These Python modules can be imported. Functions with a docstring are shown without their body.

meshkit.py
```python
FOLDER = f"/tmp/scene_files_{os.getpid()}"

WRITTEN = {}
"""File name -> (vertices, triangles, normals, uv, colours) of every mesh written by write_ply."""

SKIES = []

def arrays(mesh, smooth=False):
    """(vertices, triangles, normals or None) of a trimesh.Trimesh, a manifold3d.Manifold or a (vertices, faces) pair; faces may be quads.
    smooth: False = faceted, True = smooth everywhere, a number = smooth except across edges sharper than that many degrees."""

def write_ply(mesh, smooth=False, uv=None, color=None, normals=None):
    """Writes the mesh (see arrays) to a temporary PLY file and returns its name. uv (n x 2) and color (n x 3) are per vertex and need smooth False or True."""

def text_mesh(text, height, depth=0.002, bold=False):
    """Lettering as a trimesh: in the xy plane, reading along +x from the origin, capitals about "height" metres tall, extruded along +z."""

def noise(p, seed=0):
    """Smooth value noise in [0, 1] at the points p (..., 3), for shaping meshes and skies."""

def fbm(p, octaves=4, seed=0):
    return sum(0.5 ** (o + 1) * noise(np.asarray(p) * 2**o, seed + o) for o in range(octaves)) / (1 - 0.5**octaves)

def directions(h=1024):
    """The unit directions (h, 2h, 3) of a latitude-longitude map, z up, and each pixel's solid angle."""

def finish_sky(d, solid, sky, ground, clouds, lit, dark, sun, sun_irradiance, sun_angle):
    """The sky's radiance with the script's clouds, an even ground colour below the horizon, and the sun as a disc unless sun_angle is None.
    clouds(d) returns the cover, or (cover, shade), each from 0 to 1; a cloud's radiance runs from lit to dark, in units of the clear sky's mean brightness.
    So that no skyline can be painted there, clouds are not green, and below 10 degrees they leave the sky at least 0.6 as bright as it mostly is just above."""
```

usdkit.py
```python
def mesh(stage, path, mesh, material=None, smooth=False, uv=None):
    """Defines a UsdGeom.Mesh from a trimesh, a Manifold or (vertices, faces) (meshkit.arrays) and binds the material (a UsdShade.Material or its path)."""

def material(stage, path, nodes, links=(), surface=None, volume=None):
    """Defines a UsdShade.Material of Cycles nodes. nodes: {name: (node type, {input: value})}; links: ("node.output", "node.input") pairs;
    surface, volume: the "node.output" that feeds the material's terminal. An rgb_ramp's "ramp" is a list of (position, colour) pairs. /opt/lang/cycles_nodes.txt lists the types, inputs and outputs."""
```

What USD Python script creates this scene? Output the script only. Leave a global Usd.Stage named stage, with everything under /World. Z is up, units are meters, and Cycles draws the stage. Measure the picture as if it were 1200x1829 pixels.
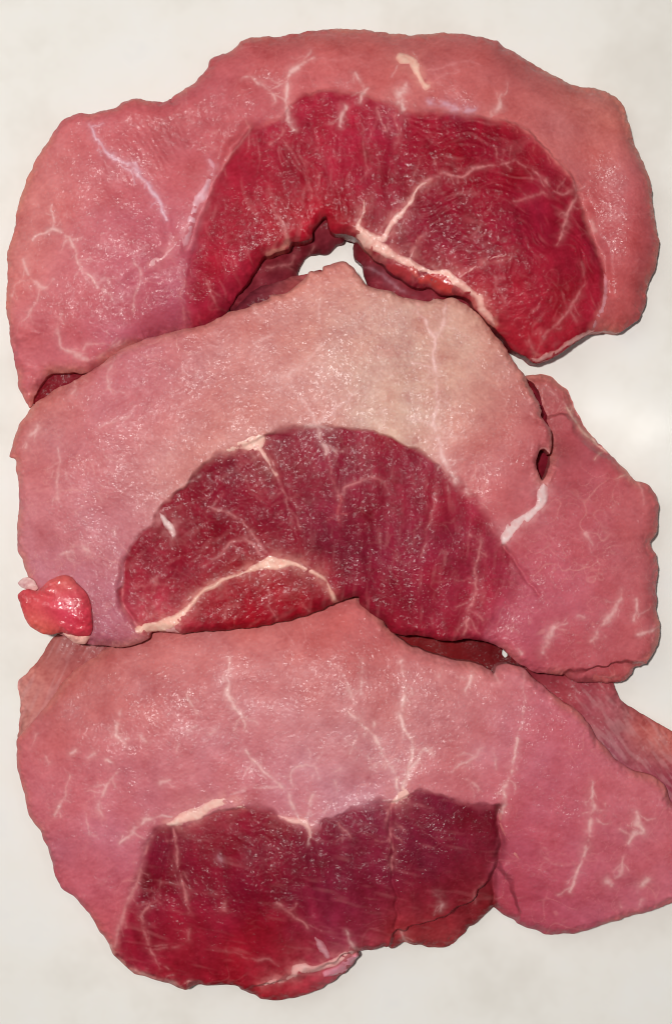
import math, numpy as np, usdkit, shapely
from pxr import Usd, UsdGeom, UsdLux, UsdShade, Gf, Sdf, Vt
from scipy.spatial import Delaunay, cKDTree
from scipy.ndimage import gaussian_filter, map_coordinates
from scipy.interpolate import RBFInterpolator

stage = Usd.Stage.CreateInMemory()
UsdGeom.SetStageUpAxis(stage, 'Z')
UsdGeom.SetStageMetersPerUnit(stage, 1.0)
stage.SetDefaultPrim(UsdGeom.Xform.Define(stage, '/World').GetPrim())
UsdGeom.Scope.Define(stage, '/World/Looks')

# ------------------------------------------------------------------ camera, lamps, exposure
S = 0.00017            # metres per survey unit (the slices were measured on a 1200 x 1829 plan)
H = 0.50               # camera height over the paper
cam = UsdGeom.Camera.Define(stage, '/World/camera')
cam.AddTranslateOp().Set(Gf.Vec3d(0, 0, H))
cam.CreateHorizontalApertureAttr(24.0)
cam.CreateFocalLengthAttr(24.0 * H / (1200 * S))
cam.CreateClippingRangeAttr(Gf.Vec2f(0.02, 50))
cam.GetPrim().CreateAttribute('exposure', Sdf.ValueTypeNames.Float).Set(-0.08)


def lamp(name, kind, pos, target, intensity, color, **kw):
    L = kind.Define(stage, '/World/' + name)
    d = np.array(pos, float) - np.array(target, float)
    d /= np.linalg.norm(d)
    up = np.array([0, 1.0, 0]) if abs(d[1]) < 0.95 else np.array([1.0, 0, 0])
    x = np.cross(up, d); x /= np.linalg.norm(x); y = np.cross(d, x)
    m = Gf.Matrix4d(*x, 0, *y, 0, *d, 0, *pos, 1)
    L.AddTransformOp().Set(m)
    L.CreateIntensityAttr(intensity); L.CreateColorAttr(Gf.Vec3f(*color)); L.CreateNormalizeAttr(True)
    for k, v in kw.items():
        getattr(L, f'Create{k}Attr')(v)
    return L


lamp('key_lamp', UsdLux.DiskLight, (-0.095, 0.07, 0.80), (0, -0.02, 0), 1.8, (1.0, 0.975, 0.94), Radius=0.018)
lamp('left_fill_lamp', UsdLux.RectLight, (-0.95, 0.7, 1.35), (0, -0.05, 0), 2.5, (1.0, 0.985, 0.96), Width=1.3, Height=1.3)  # added soft fill from the upper left; no real window stands there
lamp('right_fill_lamp', UsdLux.RectLight, (1.0, -0.7, 1.5), (0, -0.05, 0), 0.8, (0.985, 0.99, 1.0), Width=1.5, Height=1.5)  # weaker added fill that softens shadows from the right, not a real window
lamp('side_lamp', UsdLux.DiskLight, (0.20, 0.066, 0.62), (0, 0, 0), 0.05, (1.0, 0.98, 0.95), Radius=0.02)

# ------------------------------------------------------------------ noise and maths helpers
rng = np.random.default_rng(7)
BASE = []
for k in range(6):
    g = gaussian_filter(rng.standard_normal((1024, 1024)), 2.6, mode='wrap')
    BASE.append(g / g.std())


def nz(x, y, lam, ang=0.0, an=1.0, seed=0, order=1):
    """Smooth noise, unit variance; features about lam wide, an times longer along the angle (degrees, y down)."""
    a = math.radians(ang)
    u = (x * math.cos(a) + y * math.sin(a)) * 10.4 / (lam * an) + seed * 137.3
    v = (-x * math.sin(a) + y * math.cos(a)) * 10.4 / lam + seed * 71.9
    return map_coordinates(BASE[seed % 6], [v, u], order=order, mode='grid-wrap')


def ss(a, b, x):
    t = np.clip((x - a) / (b - a), 0, 1)
    return t * t * (3 - 2 * t)


def lin(c):
    c = np.asarray(c, float) / 255
    return np.where(c < 0.04045, c / 12.92, ((c + 0.055) / 1.055) ** 2.4)


def spline(pts, step, closed):
    p = np.asarray(pts, float)
    n = len(p)
    out = []
    for i in range(n if closed else n - 1):
        if closed:
            a, b, c, d = p[i - 1], p[i], p[(i + 1) % n], p[(i + 2) % n]
        else:
            b, c = p[i], p[i + 1]
            a = p[i - 1] if i else 2 * b - c
            d = p[i + 2] if i + 2 < n else 2 * c - b
        L = np.linalg.norm((c - b)[:2])
        t = np.linspace(0, 1, max(2, int(L / step) + 1), endpoint=False)[:, None]
        k = 0.4
        m0, m1 = k * (c - a), k * (d - b)
        out.append((2 * t**3 - 3 * t**2 + 1) * b + (t**3 - 2 * t**2 + t) * m0 + (-2 * t**3 + 3 * t**2) * c + (t**3 - t**2) * m1)
    if not closed:
        out.append(p[-1:])
    return np.vstack(out)


def blob(x, y, pts, sig):
    """Normalised Gaussian blend of values at control points (x, y, values...)."""
    P = np.asarray(pts, float)
    W = np.zeros((len(x), P.shape[1] - 2)); w = np.zeros(len(x))
    for p in P:
        g = np.exp(-((x - p[0]) ** 2 + (y - p[1]) ** 2) / (2 * sig * sig)) + 1e-9 / (1 + ((x - p[0]) ** 2 + (y - p[1]) ** 2) / sig**2)
        W += g[:, None] * p[2:]; w += g
    return W / w[:, None]


def world(x, y, zmm, z0):
    k = 1 - z0 * 0.001 / H         # plan measured from above: heights bring things closer to the lens
    return np.stack([(x - 600) * S * k, (914.5 - y) * S * k, zmm * 0.001], -1)


# ------------------------------------------------------------------ materials
def meat_material(name, rough, bump, coat, spec=0.3, sss=0.25, film=0.0, fine=1600.0, rad=(1.0, 0.28, 0.2), scale=0.0012):
    nodes = {
        'col': ('attribute', {'attribute': 'tint'}),
        'geo': ('geometry', {}),
        'n1': ('noise_texture', {'scale': fine, 'detail': 2.0, 'roughness': 0.5}),
        'n2': ('noise_texture', {'scale': 420.0, 'detail': 3.0, 'roughness': 0.6}),
        'rr': ('map_range', {'from_min': 0.3, 'from_max': 0.7, 'to_min': rough - 0.09, 'to_max': rough + 0.1, 'clamp': True}),
        'n3': ('noise_texture', {'scale': 75.0, 'detail': 4.0, 'roughness': 0.65}),
        'cw': ('map_range', {'from_min': 0.36, 'from_max': 0.62, 'to_min': 0.12 * coat, 'to_max': coat, 'clamp': True}),
        'n4': ('noise_texture', {'scale': 880.0, 'detail': 2.0, 'roughness': 0.55}),
        'dm': ('map_range', {'from_min': 0.5, 'from_max': 0.6, 'to_min': 0.07, 'to_max': 1.0, 'clamp': True}),
        'cm': ('math', {'math_type': 'multiply'}),
        'b1': ('bump', {'strength': 1.0, 'distance': bump}),
        'b2': ('bump', {'strength': 1.0, 'distance': bump * 0.12}),
        'p': ('principled_bsdf', {'specular_ior_level': spec, 'ior': 1.42, 'coat_weight': coat, 'coat_roughness': 0.17, 'coat_ior': 1.75,
                                  'subsurface_weight': sss, 'subsurface_scale': scale, 'subsurface_radius': rad, 'subsurface_method': 'random_walk'}),
    }
    links = [('geo.position', 'n1.vector'), ('geo.position', 'n2.vector'), ('n1.fac', 'b1.height'), ('n1.fac', 'b2.height'), ('b2.normal', 'p.normal'), ('b1.normal', 'p.coat_normal'),
             ('col.color', 'p.base_color'), ('geo.position', 'n3.vector'), ('n3.fac', 'cw.value'), ('geo.position', 'n4.vector'), ('n4.fac', 'dm.value'), ('cw.result', 'cm.value1'), ('dm.result', 'cm.value2'), ('cm.value', 'p.coat_weight'), ('n2.fac', 'rr.value'), ('rr.result', 'p.roughness')]
    if film:
        nodes['fm'] = ('map_range', {'from_min': 0.3, 'from_max': 0.7, 'to_min': 250.0, 'to_max': film, 'clamp': True})
        nodes['p'][1]['thin_film_ior'] = 1.36
        links += [('n2.fac', 'fm.value'), ('fm.result', 'p.thin_film_thickness')]
    return usdkit.material(stage, '/World/Looks/' + name, nodes, links, surface='p.BSDF')


M_PALE = meat_material('pale_meat', 0.4, 0.0002, 0.36, spec=0.13, sss=0.12)
M_DARK = meat_material('dark_meat', 0.4, 0.00023, 0.32, spec=0.045, sss=0.0)
M_FAT = meat_material('fat', 0.42, 0.00014, 0.35, spec=0.15, sss=0.0)
M_FOLD = meat_material('folded_meat', 0.5, 0.0002, 0.16, spec=0.04, sss=0.0)
M_WET = meat_material('wet_scrap', 0.34, 0.00014, 0.9, spec=0.15, sss=0.0)
M_PAPER = usdkit.material(stage, '/World/Looks/paper', {
    'geo': ('geometry', {}),
    'n1': ('noise_texture', {'scale': 26.0, 'detail': 4.0, 'roughness': 0.6}),
    'n2': ('noise_texture', {'scale': 1500.0, 'detail': 3.0, 'roughness': 0.6}),
    'r': ('rgb_ramp', {'ramp': [(0.0, lin((212, 206, 197))), (0.36, lin((226, 222, 215))), (0.5, lin((233, 230, 224))), (0.64, lin((234, 232, 228))), (1.0, lin((218, 218, 220)))]}),
    'b': ('bump', {'strength': 0.15, 'distance': 0.00008}),
    'p': ('principled_bsdf', {'roughness': 0.15, 'specular_ior_level': 0.3, 'ior': 1.45}),
}, [('geo.position', 'n1.vector'), ('geo.position', 'n2.vector'), ('n1.fac', 'r.fac'), ('r.color', 'p.base_color'), ('n2.fac', 'b.height'), ('b.normal', 'p.normal')], surface='p.BSDF')


# ------------------------------------------------------------------ scene-tree helpers
used = {}


def path_for(parent, name):
    key = f'{parent}/{name}'
    n = used.get(key, 0); used[key] = n + 1
    return key if n == 0 else f'{key}_{n:03d}'


def tag(prim, **kw):
    for k, v in kw.items():
        prim.SetCustomDataByKey(k, v)


def thing(name, label, category, loc, group=None):
    x = UsdGeom.Xform.Define(stage, path_for('/World', name))
    x.AddTranslateOp().Set(Gf.Vec3d(*map(float, loc)))
    tag(x.GetPrim(), label=label, category=category)
    if group:
        tag(x.GetPrim(), group=group)
    x.loc = np.array(loc, float)
    return x


def put(parent, name, v, f, n, col, mat, label=None):
    ids, inv = np.unique(f, return_inverse=True)
    f = inv.reshape(-1, 3); v, n = v[ids], n[ids]
    col = None if col is None else col[ids]
    base = str(parent.GetPath()) if parent is not None else '/World'
    loc = parent.loc if parent is not None and hasattr(parent, 'loc') else np.zeros(3)
    m = UsdGeom.Mesh.Define(stage, path_for(base, name))
    m.CreatePointsAttr(Vt.Vec3fArray.FromNumpy((v - loc).astype(np.float32)))
    m.CreateFaceVertexCountsAttr(Vt.IntArray.FromNumpy(np.full(len(f), 3, np.int32)))
    m.CreateFaceVertexIndicesAttr(Vt.IntArray.FromNumpy(f.astype(np.int32).ravel()))
    m.CreateSubdivisionSchemeAttr('none')
    m.CreateNormalsAttr(Vt.Vec3fArray.FromNumpy(n.astype(np.float32))); m.SetNormalsInterpolation('vertex')
    if col is not None:
        UsdGeom.PrimvarsAPI(m).CreatePrimvar('tint', Sdf.ValueTypeNames.Color3fArray, 'vertex').Set(Vt.Vec3fArray.FromNumpy(col.astype(np.float32)))
    UsdShade.MaterialBindingAPI.Apply(m.GetPrim()).Bind(mat)
    if label:
        tag(m.GetPrim(), label=label)
    return m


def normals(v, f):
    n = np.zeros_like(v)
    fn = np.cross(v[f[:, 1]] - v[f[:, 0]], v[f[:, 2]] - v[f[:, 0]])
    for k in range(3):
        np.add.at(n, f[:, k], fn)
    L = np.linalg.norm(n, axis=1, keepdims=True)
    return np.where(L > 0, n / np.maximum(L, 1e-300), [0, 0, 1.0])


# ------------------------------------------------------------------ cut slices of meat: closed solids over a measured outline
class Slab:
    """One cut of meat: a solid between a shaped top and its underside. ztop, roll (drop and width of the rounded rim) and thickness are in mm over the plan."""

    def __init__(self, outline, ztop, colour, relief, T=11.0, drop=4.0, rr=16.0, rims=(), jag=1.2, veins=(), step=1.85, z0=12.0, floor=0.15, seed=1, edge=None, halos=()):
        self.edge = edge
        o = spline(outline, 1.3, True)
        nxt = np.roll(o, -3, 0) - np.roll(o, 3, 0)
        nm = np.stack([nxt[:, 1], -nxt[:, 0]], 1) / np.maximum(np.linalg.norm(nxt, axis=1, keepdims=True), 1e-6)
        o = o + nm * (jag * (0.6 * nz(o[:, 0], o[:, 1], 24, seed=seed) + 0.16 * nz(o[:, 0], o[:, 1], 7, seed=seed + 1)))[:, None]
        poly = shapely.Polygon(o).buffer(0)
        if poly.geom_type != 'Polygon':
            poly = max(poly.geoms, key=lambda g: g.area)
        self.poly = poly
        ring = np.array(poly.exterior.segmentize(0.8).coords)[:-1]
        self.ringtree = cKDTree(ring)
        self.z_fn, self.col_fn, self.rel_fn = ztop, colour, relief
        self.T, self.drop, self.rr, self.rims, self.step, self.z0, self.floor = T, drop, rr, rims, step, z0, floor
        self.veins = [(spline(np.array(p), 2.0, False), s, c) for p, s, c in veins]
        self.halos = [(spline(np.array(a[1], float) * [1, 1, 2.1], 2.0, False), 0.5, 0.6 * np.array(a[3], float) + 0.4 * np.array([206, 84, 84.0])) for a, kw in halos if a[0] in ('fat_seam', 'tendon')]
        r = np.random.default_rng(40 + seed)                          # side twigs of the marbling
        for p, s, c in list(self.veins):
            if s < 0.4 or len(p) < 12:
                continue
            for _ in range(1 + len(p) // 16):
                i = r.integers(2, len(p) - 3)
                t = np.arctan2(*(p[i + 2, :2] - p[i - 2, :2])[::-1]) + r.choice([-1, 1]) * r.uniform(0.5, 1.2)
                L, k = r.uniform(10, 34), r.uniform(-0.03, 0.03)
                q = [[p[i, 0], p[i, 1], max(2.2, 0.6 * p[i, 2])]]
                for j in range(5):
                    t += k * L / 5 + r.normal(0, 0.18)
                    q.append([q[-1][0] + math.cos(t) * L / 5, q[-1][1] + math.sin(t) * L / 5, 2.4 - 0.25 * j])
                self.veins.append((spline(np.array(q), 2.0, False), 0.62 * s, c))

    def rim(self, x, y):
        if len(self.rims):
            b = blob(x, y, self.rims, 45.0)
            return b[:, 0], b[:, 1]
        return np.full(len(x), self.drop), np.full(len(x), self.rr)

    def vein(self, x, y):
        """(how much fat there is at each point, its colour)"""
        wx = x + 1.8 * nz(x, y, 26, seed=2) + 0.5 * nz(x, y, 8, seed=3)
        wy = y + 1.8 * nz(x, y, 26, seed=4) + 0.5 * nz(x, y, 8, seed=5)
        md = 0.85 + 0.3 * nz(x, y, 22, seed=1) + 0.18 * nz(x, y, 7, seed=0)
        amt, col = np.zeros(len(x)), np.zeros((len(x), 3))
        for p, s, c in self.veins + self.halos:
            wmax = p[:, 2].max() * 1.7 + 6
            lo, hi = p[:, :2].min(0) - wmax, p[:, :2].max(0) + wmax
            k = np.flatnonzero((wx > lo[0]) & (wx < hi[0]) & (wy > lo[1]) & (wy < hi[1]))
            if not len(k):
                continue
            d, i = cKDTree(p[:, :2]).query(np.stack([wx[k], wy[k]], 1))
            w = np.maximum(p[i, 2] * 0.42, 0.7)
            a = 1.05 * s * np.clip(md[k], 0.2, 1.2) * (0.7 * np.exp(-((d / (0.85 * w + 0.8)) ** 2)) + 0.24 * np.exp(-((d / (w * 2.2 + 4)) ** 2)))
            more = a > amt[k]
            amt[k] = np.where(more, a, amt[k]); col[k] = np.where(more[:, None], lin(c), col[k])
        return np.clip(amt, 0, 1), col

    def surface(self, x, y, fine=1.0):
        d, _ = self.ringtree.query(np.stack([x, y], 1))
        D, R = self.rim(x, y)
        D = D * np.where(R < 40, 0.72, 0.9)
        t = np.clip(1 - d / R, 0, 1)
        zt = self.z_fn(x, y)
        z = zt - D * (0.6 * t**2 + 0.4 * (1 - np.sqrt(np.clip(1 - t**2.2, 0, 1))))
        amt, vc = self.vein(x, y)
        rel = self.rel_fn(x, y) * (0.35 + 0.65 * ss(0, 10, d)) * (1 - 0.5 * amt) + (1 - ss(2, 26, d)) * (0.22 * nz(x, y, 15, seed=2) + 0.10 * nz(x, y, 7, seed=3))
        z = z + fine * rel + 0.04 * amt
        return np.maximum(z, self.floor + 0.5), d, amt, vc

    def bottom(self, x, y):
        return np.maximum(self.z_fn(x, y) - (self.T(x, y) if callable(self.T) else self.T), self.floor)

    def colour(self, x, y, amt=None, vc=None):
        c = self.col_fn(x, y)
        if amt is None:
            amt, vc = self.vein(x, y)
        lean = 0.85 + 0.15 * ss(0.03, 0.12, c[:, 1])      # seams are fainter inside the dark muscle
        return c + (vc - c) * (amt * lean)[:, None]

    def build(self, parent, parts, default, mats):
        """parts: {part name: polygon} split the solid into its muscles; default names the rest."""
        s = self.step
        x0, y0, x1, y1 = self.poly.bounds
        gx, gy = np.meshgrid(np.arange(x0, x1, s), np.arange(y0, y1, s * 0.866))
        gx = gx + (np.arange(gx.shape[0]) % 2)[:, None] * s / 2
        r = np.random.default_rng(3)
        gx = gx.ravel() + r.uniform(-0.2, 0.2, gx.size) * s; gy = gy.ravel() + r.uniform(-0.2, 0.2, gy.size) * s
        k = shapely.contains_xy(self.poly, gx, gy)
        g = np.stack([gx[k], gy[k]], 1)
        d, _ = self.ringtree.query(g)
        g = g[d > 0.9 * s]
        ring = np.array(self.poly.exterior.segmentize(s).coords)[:-1]
        inset = []
        for dd in (0.3, 0.8):
            q = self.poly.buffer(-dd)
            for e in getattr(q, 'geoms', [q]):
                inset.append(np.array(e.exterior.segmentize(s).coords)[:-1])
        P = np.vstack([ring, *inset, g])
        tri = Delaunay(P).simplices
        c = P[tri].mean(1)
        tri = tri[shapely.contains_xy(self.poly, c[:, 0], c[:, 1])]
        a = P[tri]
        area = (a[:, 1, 0] - a[:, 0, 0]) * (a[:, 2, 1] - a[:, 0, 1]) - (a[:, 2, 0] - a[:, 0, 0]) * (a[:, 1, 1] - a[:, 0, 1])
        tri = tri[np.abs(area) > 1e-6]; area = area[np.abs(area) > 1e-6]
        tri = np.where((area > 0)[:, None], tri[:, [0, 2, 1]], tri)   # plan's y runs down: turn the faces upward
        x, y = P[:, 0], P[:, 1]
        z, d, amt, vc = self.surface(x, y)
        col = self.colour(x, y, amt, vc)
        zb = np.minimum(self.bottom(x, y), z - 0.2)
        if self.edge is not None:      # cut rims dry paler
            w = 0.5 * np.exp(-(d / 11) ** 2) * ss(0.03, 0.12, col[:, 1]) * np.clip(0.7 + 0.5 * nz(x, y, 60, seed=4), 0, 1.3)
            col = col + (lin(self.edge) - col) * w[:, None]
        top, bot = world(x, y, z, self.z0), world(x, y, zb, self.z0)
        N = normals(top, tri)
        c = P[tri].mean(1)
        label = np.zeros(len(tri), int)
        names = [default] + list(parts)
        for i, poly in enumerate(parts.values(), 1):
            wob = c
            label[shapely.contains_xy(poly, wob[:, 0], wob[:, 1])] = i
        out = {}
        for i, nm in enumerate(names):
            f = tri[label == i]
            if not len(f):
                continue
            ids, inv = np.unique(f, return_inverse=True)
            f = inv.reshape(-1, 3)
            e = np.vstack([f[:, [0, 1]], f[:, [1, 2]], f[:, [2, 0]]])
            key = e[:, 0].astype(np.int64) * len(ids) + e[:, 1]
            rev = e[:, 1].astype(np.int64) * len(ids) + e[:, 0]
            e = e[~np.isin(key, rev)]                                # the part's own border
            be, binv = np.unique(e, return_inverse=True); be_e = binv.reshape(-1, 2)
            nb, n = len(be), len(ids)
            bx = P[ids[be]]
            dv = np.stack([bx[:, 0], bx[:, 1]], 1)
            wall_top, wall_bot = top[ids[be]], bot[ids[be]]
            # walls: their own vertices so that rims stay crisp where they should
            w0, w1 = n + be_e[:, 0], n + be_e[:, 1]
            b0, b1 = w0 + nb, w1 + nb
            wf = np.vstack([np.stack([w0, b0, w1], 1), np.stack([w1, b0, b1], 1)])
            # underside
            bt = Delaunay(dv).simplices
            bc = dv[bt].mean(1)
            reg = self.poly if i == 0 and len(names) == 1 else None
            inside = shapely.contains_xy(self.poly, bc[:, 0], bc[:, 1])
            if len(names) > 1:
                for j, pl in enumerate(parts.values(), 1):
                    if j == i:
                        inside &= shapely.contains_xy(pl, bc[:, 0], bc[:, 1])
                    elif j > i:
                        inside &= ~shapely.contains_xy(pl, bc[:, 0], bc[:, 1])
            bt = bt[inside]
            bb = dv[bt]
            ar = (bb[:, 1, 0] - bb[:, 0, 0]) * (bb[:, 2, 1] - bb[:, 0, 1]) - (bb[:, 2, 0] - bb[:, 0, 0]) * (bb[:, 1, 1] - bb[:, 0, 1])
            bt = np.where((ar < 0)[:, None], bt[:, [0, 2, 1]], bt)
            V = np.vstack([top[ids], wall_top, wall_bot, wall_bot])
            F = np.vstack([f, wf, bt + n + 2 * nb])
            wn = normals(V, wf)[n:n + 2 * nb]
            NN = np.vstack([N[ids], wn, np.tile([0, 0, -1.0], (nb, 1))])
            cb = col[ids[be]]
            C = np.vstack([col[ids], cb, cb, cb])
            out[nm] = put(parent, nm, V, F, NN, C, mats[nm])
        return out

    def strip(self, parent, name, line, h, color, mat, step=1.5, edge=6.0, rough=1.0, seed=0, label=None):
        """A seam or tag of fat lying in the surface: line = (x, y, width) points."""
        p = spline(np.array(line, float), 1.5, False)
        w = p[:, 2] * 0.57
        wm = w.max() + 6
        lo, hi = p[:, :2].min(0) - wm, p[:, :2].max(0) + wm
        gx, gy = np.meshgrid(np.arange(lo[0], hi[0], step), np.arange(lo[1], hi[1], step * 0.866))
        gx = gx + (np.arange(gx.shape[0]) % 2)[:, None] * step / 2
        gx, gy = gx.ravel(), gy.ravel()
        wx = gx + rough * (1.5 * nz(gx, gy, 32, seed=seed) + 0.35 * nz(gx, gy, 6, seed=seed + 1))
        wy = gy + rough * (1.5 * nz(gx, gy, 32, seed=seed + 2) + 0.35 * nz(gx, gy, 6, seed=seed + 3))
        tr = cKDTree(p[:, :2])
        dd, ii = tr.query(np.stack([wx, wy], 1), k=4)
        f = (np.maximum(w[ii], 1.0) - dd).max(1) + 1.3 * nz(gx, gy, 34, seed=seed + 3)
        k = (f > -0.4) & shapely.contains_xy(self.poly.buffer(-0.5), gx, gy)
        x, y, f = gx[k], gy[k], np.maximum(f[k], 0)
        if len(x) < 10:
            return None
        P = np.stack([x, y], 1)
        tri = Delaunay(P).simplices
        e = np.stack([np.linalg.norm(P[tri[:, a]] - P[tri[:, b]], axis=1) for a, b in ((0, 1), (1, 2), (2, 0))], 1)
        tri = tri[e.max(1) < 2.2 * step]
        ids, inv = np.unique(tri, return_inverse=True)
        tri = inv.reshape(-1, 3); P, x, y, f = P[ids], x[ids], y[ids], f[ids]
        a = P[tri]
        area = (a[:, 1, 0] - a[:, 0, 0]) * (a[:, 2, 1] - a[:, 0, 1]) - (a[:, 2, 0] - a[:, 0, 0]) * (a[:, 1, 1] - a[:, 0, 1])
        tri = np.where((area > 0)[:, None], tri[:, [0, 2, 1]], tri)
        zs, d, amt, vc = self.surface(x, y)
        zf, _, _, _ = self.surface(x, y, fine=0.35)
        m = ss(0, edge, f)
        z = zs * (1 - m) + (0.35 * zs + 0.65 * zf) * m - 0.05 + 0.10 * m + 0.28 * h * (1 - np.exp(-f / edge * 0.8)) * (1 + 0.15 * nz(x, y, 16, seed=seed + 1)) + 0.03 * m * nz(x, y, 8, seed=seed)
        base = self.colour(x, y, amt, vc)
        cc = lin(np.array(color) * (1.0, 0.96, 0.955)) * (1 + np.stack([0.04 * nz(x, y, 25, seed=seed + 2), 0.06 * nz(x, y, 25, seed=seed + 2) + 0.05 * nz(x, y, 8, seed=seed), 0.06 * nz(x, y, 25, seed=seed + 2) + 0.05 * nz(x, y, 8, seed=seed)], 1))
        col = base + (np.clip(cc, 0, 0.9) - base) * (0.92 * ss(-0.5, edge * 1.25, f + 0.3 * nz(x, y, 12, seed=seed)))[:, None]
        top = world(x, y, z, self.z0); bot = world(x, y, zs - 0.35, self.z0)
        n = len(x)
        N = normals(top, tri)
        ed = np.vstack([tri[:, [0, 1]], tri[:, [1, 2]], tri[:, [2, 0]]])
        key = ed[:, 0].astype(np.int64) * n + ed[:, 1]; rev = ed[:, 1].astype(np.int64) * n + ed[:, 0]
        ed = ed[~np.isin(key, rev)]
        wf = np.vstack([np.stack([ed[:, 0], ed[:, 0] + n, ed[:, 1]], 1), np.stack([ed[:, 1], ed[:, 0] + n, ed[:, 1] + n], 1)])
        return put(parent, name, np.vstack([top, bot]), np.vstack([tri, wf, tri[:, ::-1] + n]), np.vstack([N, -N]), np.vstack([col, col]), mat, label)


def L(*a, **kw):
    return a, kw


def heights(pts, smooth=20.0):
    P = np.asarray(pts, float)
    f = RBFInterpolator(P[:, :2] / 100, P[:, 2], kernel='thin_plate_spline', smoothing=0.05)
    gx, gy = np.arange(-150, 1500, 10.0), np.arange(-100, 2000, 10.0)
    X, Y = np.meshgrid(gx, gy)
    Z = f(np.stack([X.ravel(), Y.ravel()], 1) / 100).reshape(X.shape)
    Z = np.clip(Z, P[:, 2].min() - 1, P[:, 2].max() + 1)
    return lambda x, y: map_coordinates(Z, [(y + 100) / 10, (x + 150) / 10], order=3, mode='nearest') if len(x) else x


def smooth_h(pts):
    base = heights(pts)
    return base


def poly(pts):
    return shapely.Polygon(spline(pts, 3.0, True)).buffer(0)


def side(pl, x, y, soft):
    """1 well inside the polygon, 0 well outside, soft across its border."""
    ring = np.array(pl.exterior.segmentize(1.5).coords)
    d, _ = cKDTree(ring).query(np.stack([x, y], 1))
    d = np.where(shapely.contains_xy(pl, x, y), d, -d) + 2.0 * nz(x, y, 26, seed=3) + 0.5 * nz(x, y, 8, seed=4)
    soft = soft * np.clip(1.3 + 0.8 * nz(x, y, 60, seed=2), 0.6, 3.0)
    return ss(-1, 1, d / soft), d


def mottled(x, y, c, k=0.06):
    m = k * (0.6 * nz(x, y, 90, seed=1) + 0.6 * nz(x, y, 34, seed=2) + 0.5 * nz(x, y, 13, 20, 1.6, seed=3) + 0.6 * nz(x, y, 5, -20, 1.5, seed=4))
    h = 0.5 * k * nz(x, y, 60, seed=5)
    return np.clip(c * np.stack([1 + 0.7 * m, 1 + 1.3 * m + h, 1 + 1.2 * m + 1.3 * h], 1), 0.002, 0.9)


def webbing(x, y, lam=75, sharp=0.10, seed=0):
    """Faint net of connective tissue: ridges of warped noise."""
    wx, wy = x + 0.22 * lam * nz(x, y, lam * 0.7, seed=seed), y + 0.22 * lam * nz(x, y, lam * 0.7, seed=seed + 1)
    a = np.exp(-(nz(wx, wy, lam, seed=seed + 2) / sharp) ** 2)
    b = np.exp(-(nz(wx, wy, lam * 0.62, seed=seed + 3) / sharp) ** 2)
    return np.clip(0.75 * a + 0.5 * b, 0, 1) * np.clip(0.45 + 0.6 * nz(x, y, lam * 1.2, seed=seed + 4), 0, 1)


FATC, PINKF, BLUEF, CREAM = (234, 188, 184), (216, 138, 138), (222, 180, 194), (236, 196, 180)

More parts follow.
